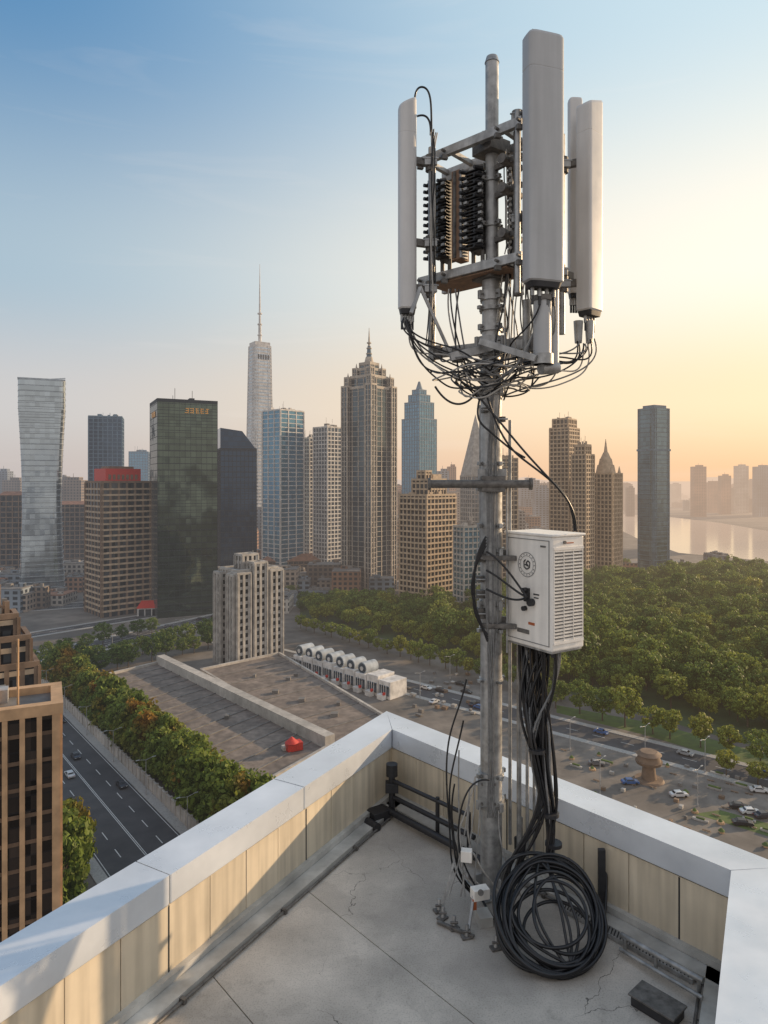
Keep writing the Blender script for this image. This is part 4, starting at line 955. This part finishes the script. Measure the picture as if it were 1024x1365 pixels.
while x<420:
    y=180
    while y<640:
        X=x+U(-3,3);Y=y+U(-3,3); u=CX+F*X/Y; v=HY-GZ*F/Y
        if inpoly(u,v,poly): 
            edge=not inpoly(u,v+14,poly)
            tree(random.choice(TY if (edge and R()<.75) or R()<.16 else TG),X,Y,(U(.7,1.2) if R()<.8 else U(1.25,1.7))*(.8 if edge else 1),FP)
        y+=7.8
    x+=7.8
BT=empty('boulevard_trees')
def row(p,q,step,ms,s,par,jit=1,sz=1):
    p=Vector(p[:]);q=Vector(q[:]); l=(q-p).length; n=int(l/step)
    for i in range(n+1):
        c=p.lerp(q,i/max(1,n)); tree(random.choice(ms),c.x+U(-jit,jit),c.y+U(-jit,jit),s*U(.8,1.2),par,sz=sz)
row(gnd(745,945),gnd(1100,1040),8,TY+TG[:1],1.0,BT); row(gnd(400,838),gnd(745,935),7,TY+TG[:2],.75,BT)
row(gnd(60,915),gnd(290,862),7,TG,.95,BT,2); row(gnd(55,905),gnd(290,850),8,TG+TY[:1],.9,BT,2); row(gnd(0,895),gnd(200,845),9,TG,.8,BT,2)
row(gnd(405,815),gnd(520,800),8,TG,.8,BT,2); row(gnd(150,800),gnd(280,790),9,TG,.7,BT,3); row(gnd(380,800),gnd(450,770),9,TG,.8,BT,3)
row(gnd(970,1035),gnd(1060,1060),6,TY,.6,BT); row(gnd(840,760),gnd(1100,760),8,TG,.8,BT,4)
HT=empty('hedge_tree_row'); hb=re0-rn*6.5
for k_,of in((0,0),(1,4)):
    row(hb-rd*38-rn*of,hb+rd*35-rn*of,3.4,TA+TB[:1],1.2,HT,.6,1.0); row(hb+rd*38-rn*of,hb+rd*(135-5*k_)-rn*of,3.4,TB+TB+TA[:2],1.25,HT,.6,1.05)
for (u,v,s) in((97,1195,1.25),(104,1165,1.1),(88,1235,1.2)):
    p=gnd(u,v); o=tree(TA[0] if s<1.2 else TB[0],p.x-1,p.y,s,None,'street_tree',1.25)

# ---- cars
def carmesh(name,paint):
    mb=MB()
    prof=[(-2.2,.35),(-2.25,.75),(-2.0,.92),(-1.55,.98),(-1.0,1.42),(.55,1.45),(1.15,1.0),(2.0,.88),(2.25,.7),(2.25,.35)]
    n=len(prof); vs=[]
    for y in(-.88,.88):
        for x,z in prof:
            yy=y*(.8 if z>1.2 else 1); vs.append((x,yy,z))
    mb.add(vs,[(i,i+1,i+1+n,i+n) for i in range(n-1)]+[(n-1,0,n,2*n-1)]+[tuple(range(n))[::-1],tuple(range(n,2*n))],0)
    mb.box((-1.32,0,1.2),(.05,1.35,.42),1,mx=Matrix.Rotation(.9,3,'Y')); mb.box((.88,0,1.24),(.05,1.35,.5),1,mx=Matrix.Rotation(-.95,3,'Y'))
    for s_ in(-1,1):
        mb.add([(-1.25,s_*.885,1.02),(.95,s_*.885,1.04),(.5,s_*.735,1.38),(-.9,s_*.735,1.37)],[(0,1,2,3)],1)
        for x in(-1.4,1.4): mb.cyl((x,s_*.7,.33),(x,s_*.93,.33),.33,n=14,mi=2)
        mb.box((2.22,s_*.6,.68),(.08,.3,.12),3); mb.box((-2.22,s_*.62,.72),(.08,.26,.12),4)
    me_o=mb.obj(name,[paint,CG,CT,CL,M_red]); me=me_o.data; bpy.data.objects.remove(me_o); return me
CG=mat('car_glass',(.02,.025,.03),.1,.3,haze=True); CT=mat('tyre',(.02,.02,.02),.8,haze=True); CL=mat('lamp',(.7,.7,.65),.2,haze=True)
CM=[carmesh('car_mesh',mat('paint_'+n_,c,.3,.2,ns=1,na=.05,haze=True)) for n_,c in(('white',(.6,.6,.6)),('silver',(.35,.36,.37)),('black',(.03,.03,.035)),('blue',(.05,.12,.3)),('grey',(.15,.15,.16)),('dark',(.05,.05,.06)))]
def car(x,y,r,z=GZ+.06):
    o=bpy.data.objects.new('car',random.choice(CM)); col.objects.link(o); o.location=(x,y,z); o.rotation_euler[2]=r
rz=math.atan2(rd.y,rd.x)
for k,(s_,ln2) in enumerate(((-10,3.2),(6,7.6),(14,3.2),(22,12.3),(28,7.6),(41,16.6),(48,7.6),(60,12.3),(75,3.4),(88,16.6))):
    c=re0+rd*s_+rn*ln2; car(c.x,c.y,rz+(math.pi if ln2>10 else 0))
pv=gnd(380,874); pw=gnd(1024,1040); dd=(pw-pv).normalized(); nn=Vector((-dd.y,dd.x,0)); rr=math.atan2(dd.y,dd.x)
for i in range(9):
    c=pv+dd*(12+i*23+U(-3,3))+nn*random.choice((-2.7,2.7)); car(c.x,c.y,rr)
for (u,v) in((985,1078),(1000,1085),(1018,1090),(1012,1056),(990,1100),(905,1062),(840,1045),(795,1020)):
    p=gnd(u,v); car(p.x,p.y,U(-.3,.1))
for i in range(5):
    p=gnd(U(560,640),U(905,960)); car(p.x,p.y,rr+1.57*(i%2))
pv=gnd(20,885); pw=gnd(300,822); dd=(pw-pv).normalized(); nn=Vector((-dd.y,dd.x,0)); rr2=math.atan2(dd.y,dd.x)
for i in range(12):
    c=pv+dd*(i*11+U(-3,3))+nn*random.choice((-8,-5,5,2)); car(c.x,c.y,rr2)
p=gnd(865,1040); mb=MB(); mb.cyl(p,p+Vector((0,0,4.5)),2.0,1.5,n=16,mi=0); mb.cyl(p+Vector((0,0,4.5)),p+Vector((0,0,5.3)),3.2,3.5,n=18,mi=1); mb.cyl(p+Vector((0,0,5.3)),p+Vector((0,0,7)),3.1,2.6,n=18,mi=0); mb.cyl(p+Vector((0,0,7)),p+Vector((0,0,7.8)),3.3,2.2,n=18,mi=1); mb.cyl(p,p+Vector((0,0,.5)),4,3.6,n=18,mi=1)
mb.obj('plaza_kiosk',[M_w_brown,M_w_brown])
LM=MB(); LM.cyl((0,0,0),(0,0,9),.12,.07,n=8); LM.cyl((0,0,9),(1.8,0,9.4),.05,n=6); LM.cyl((0,0,9),(-1.8,0,9.4),.05,n=6); LM.box((2.1,0,9.4),(.9,.3,.12),1); LM.box((-2.1,0,9.4),(.9,.3,.12),1); LM.cyl((0,0,0),(0,0,.6),.22,n=8)
lo=LM.obj('street_lamp',[M_hv,M_hv]); lme=lo.data; first=True
pts=[re0+rd*s_-rn*-.2 for s_ in range(-20,140,26)]+[gnd(u,v) for u,v in((760,1000),(860,1010),(940,1030),(600,905),(700,935),(560,930),(150,870),(240,850),(800,1060),(930,1075))]
for q in pts:
    if first: o=lo; first=False
    else: o=bpy.data.objects.new('street_lamp',lme); col.objects.link(o)
    o.location=(q.x,q.y,GZ); o.rotation_euler[2]=rz+1.57
# low planters, benches and kerbed beds laid out in rows on the plaza
mb=MB()
for r_ in range(9):
    for i in range(11):
        if R()<.4: continue
        u=755+i*23+r_*7+U(-4,4); v=998+r_*11+(u-745)*.16+U(-2,2); p=gnd(u,v); k_=random.randrange(4)
        if k_==0: mb.box(p+Vector((0,0,.25)),(U(2,5),.8,.5),3,rot=rr); mb.box(p+Vector((0,0,.6)),(U(1.5,3.5),.6,.5),5,rot=rr)
        elif k_==1: mb.box(p+Vector((0,0,.25)),(1.8,.5,.15),1,rot=rr); mb.box(p+Vector((0,0,.1)),(.2,.5,.3),0,rot=rr)
        elif k_==2: mb.cyl(p,p+Vector((0,0,.5)),U(.4,1),n=10,mi=2); mb.cyl(p+Vector((0,0,.5)),p+Vector((0,0,1.1)),U(.5,.9),.2,n=8,mi=5)
        else: mb.box(p+Vector((0,0,.4)),(U(.6,1.3),U(.6,1.2),.8),random.choice((1,3,4)),rot=rr)
for i in range(30):
    u=U(540,640); v=895+U(0,60); p=gnd(u,v); mb.box(p+Vector((0,0,.5)),(U(.8,2.4),U(.8,1.6),U(.5,1.4)),random.choice((0,1,3,4)),rot=rr)
mb.obj('plaza_planters',[M_conc,M_w_brown,M_w_tan,M_w_grey,M_roof,M_lawn],bevel=.05,seg=1)
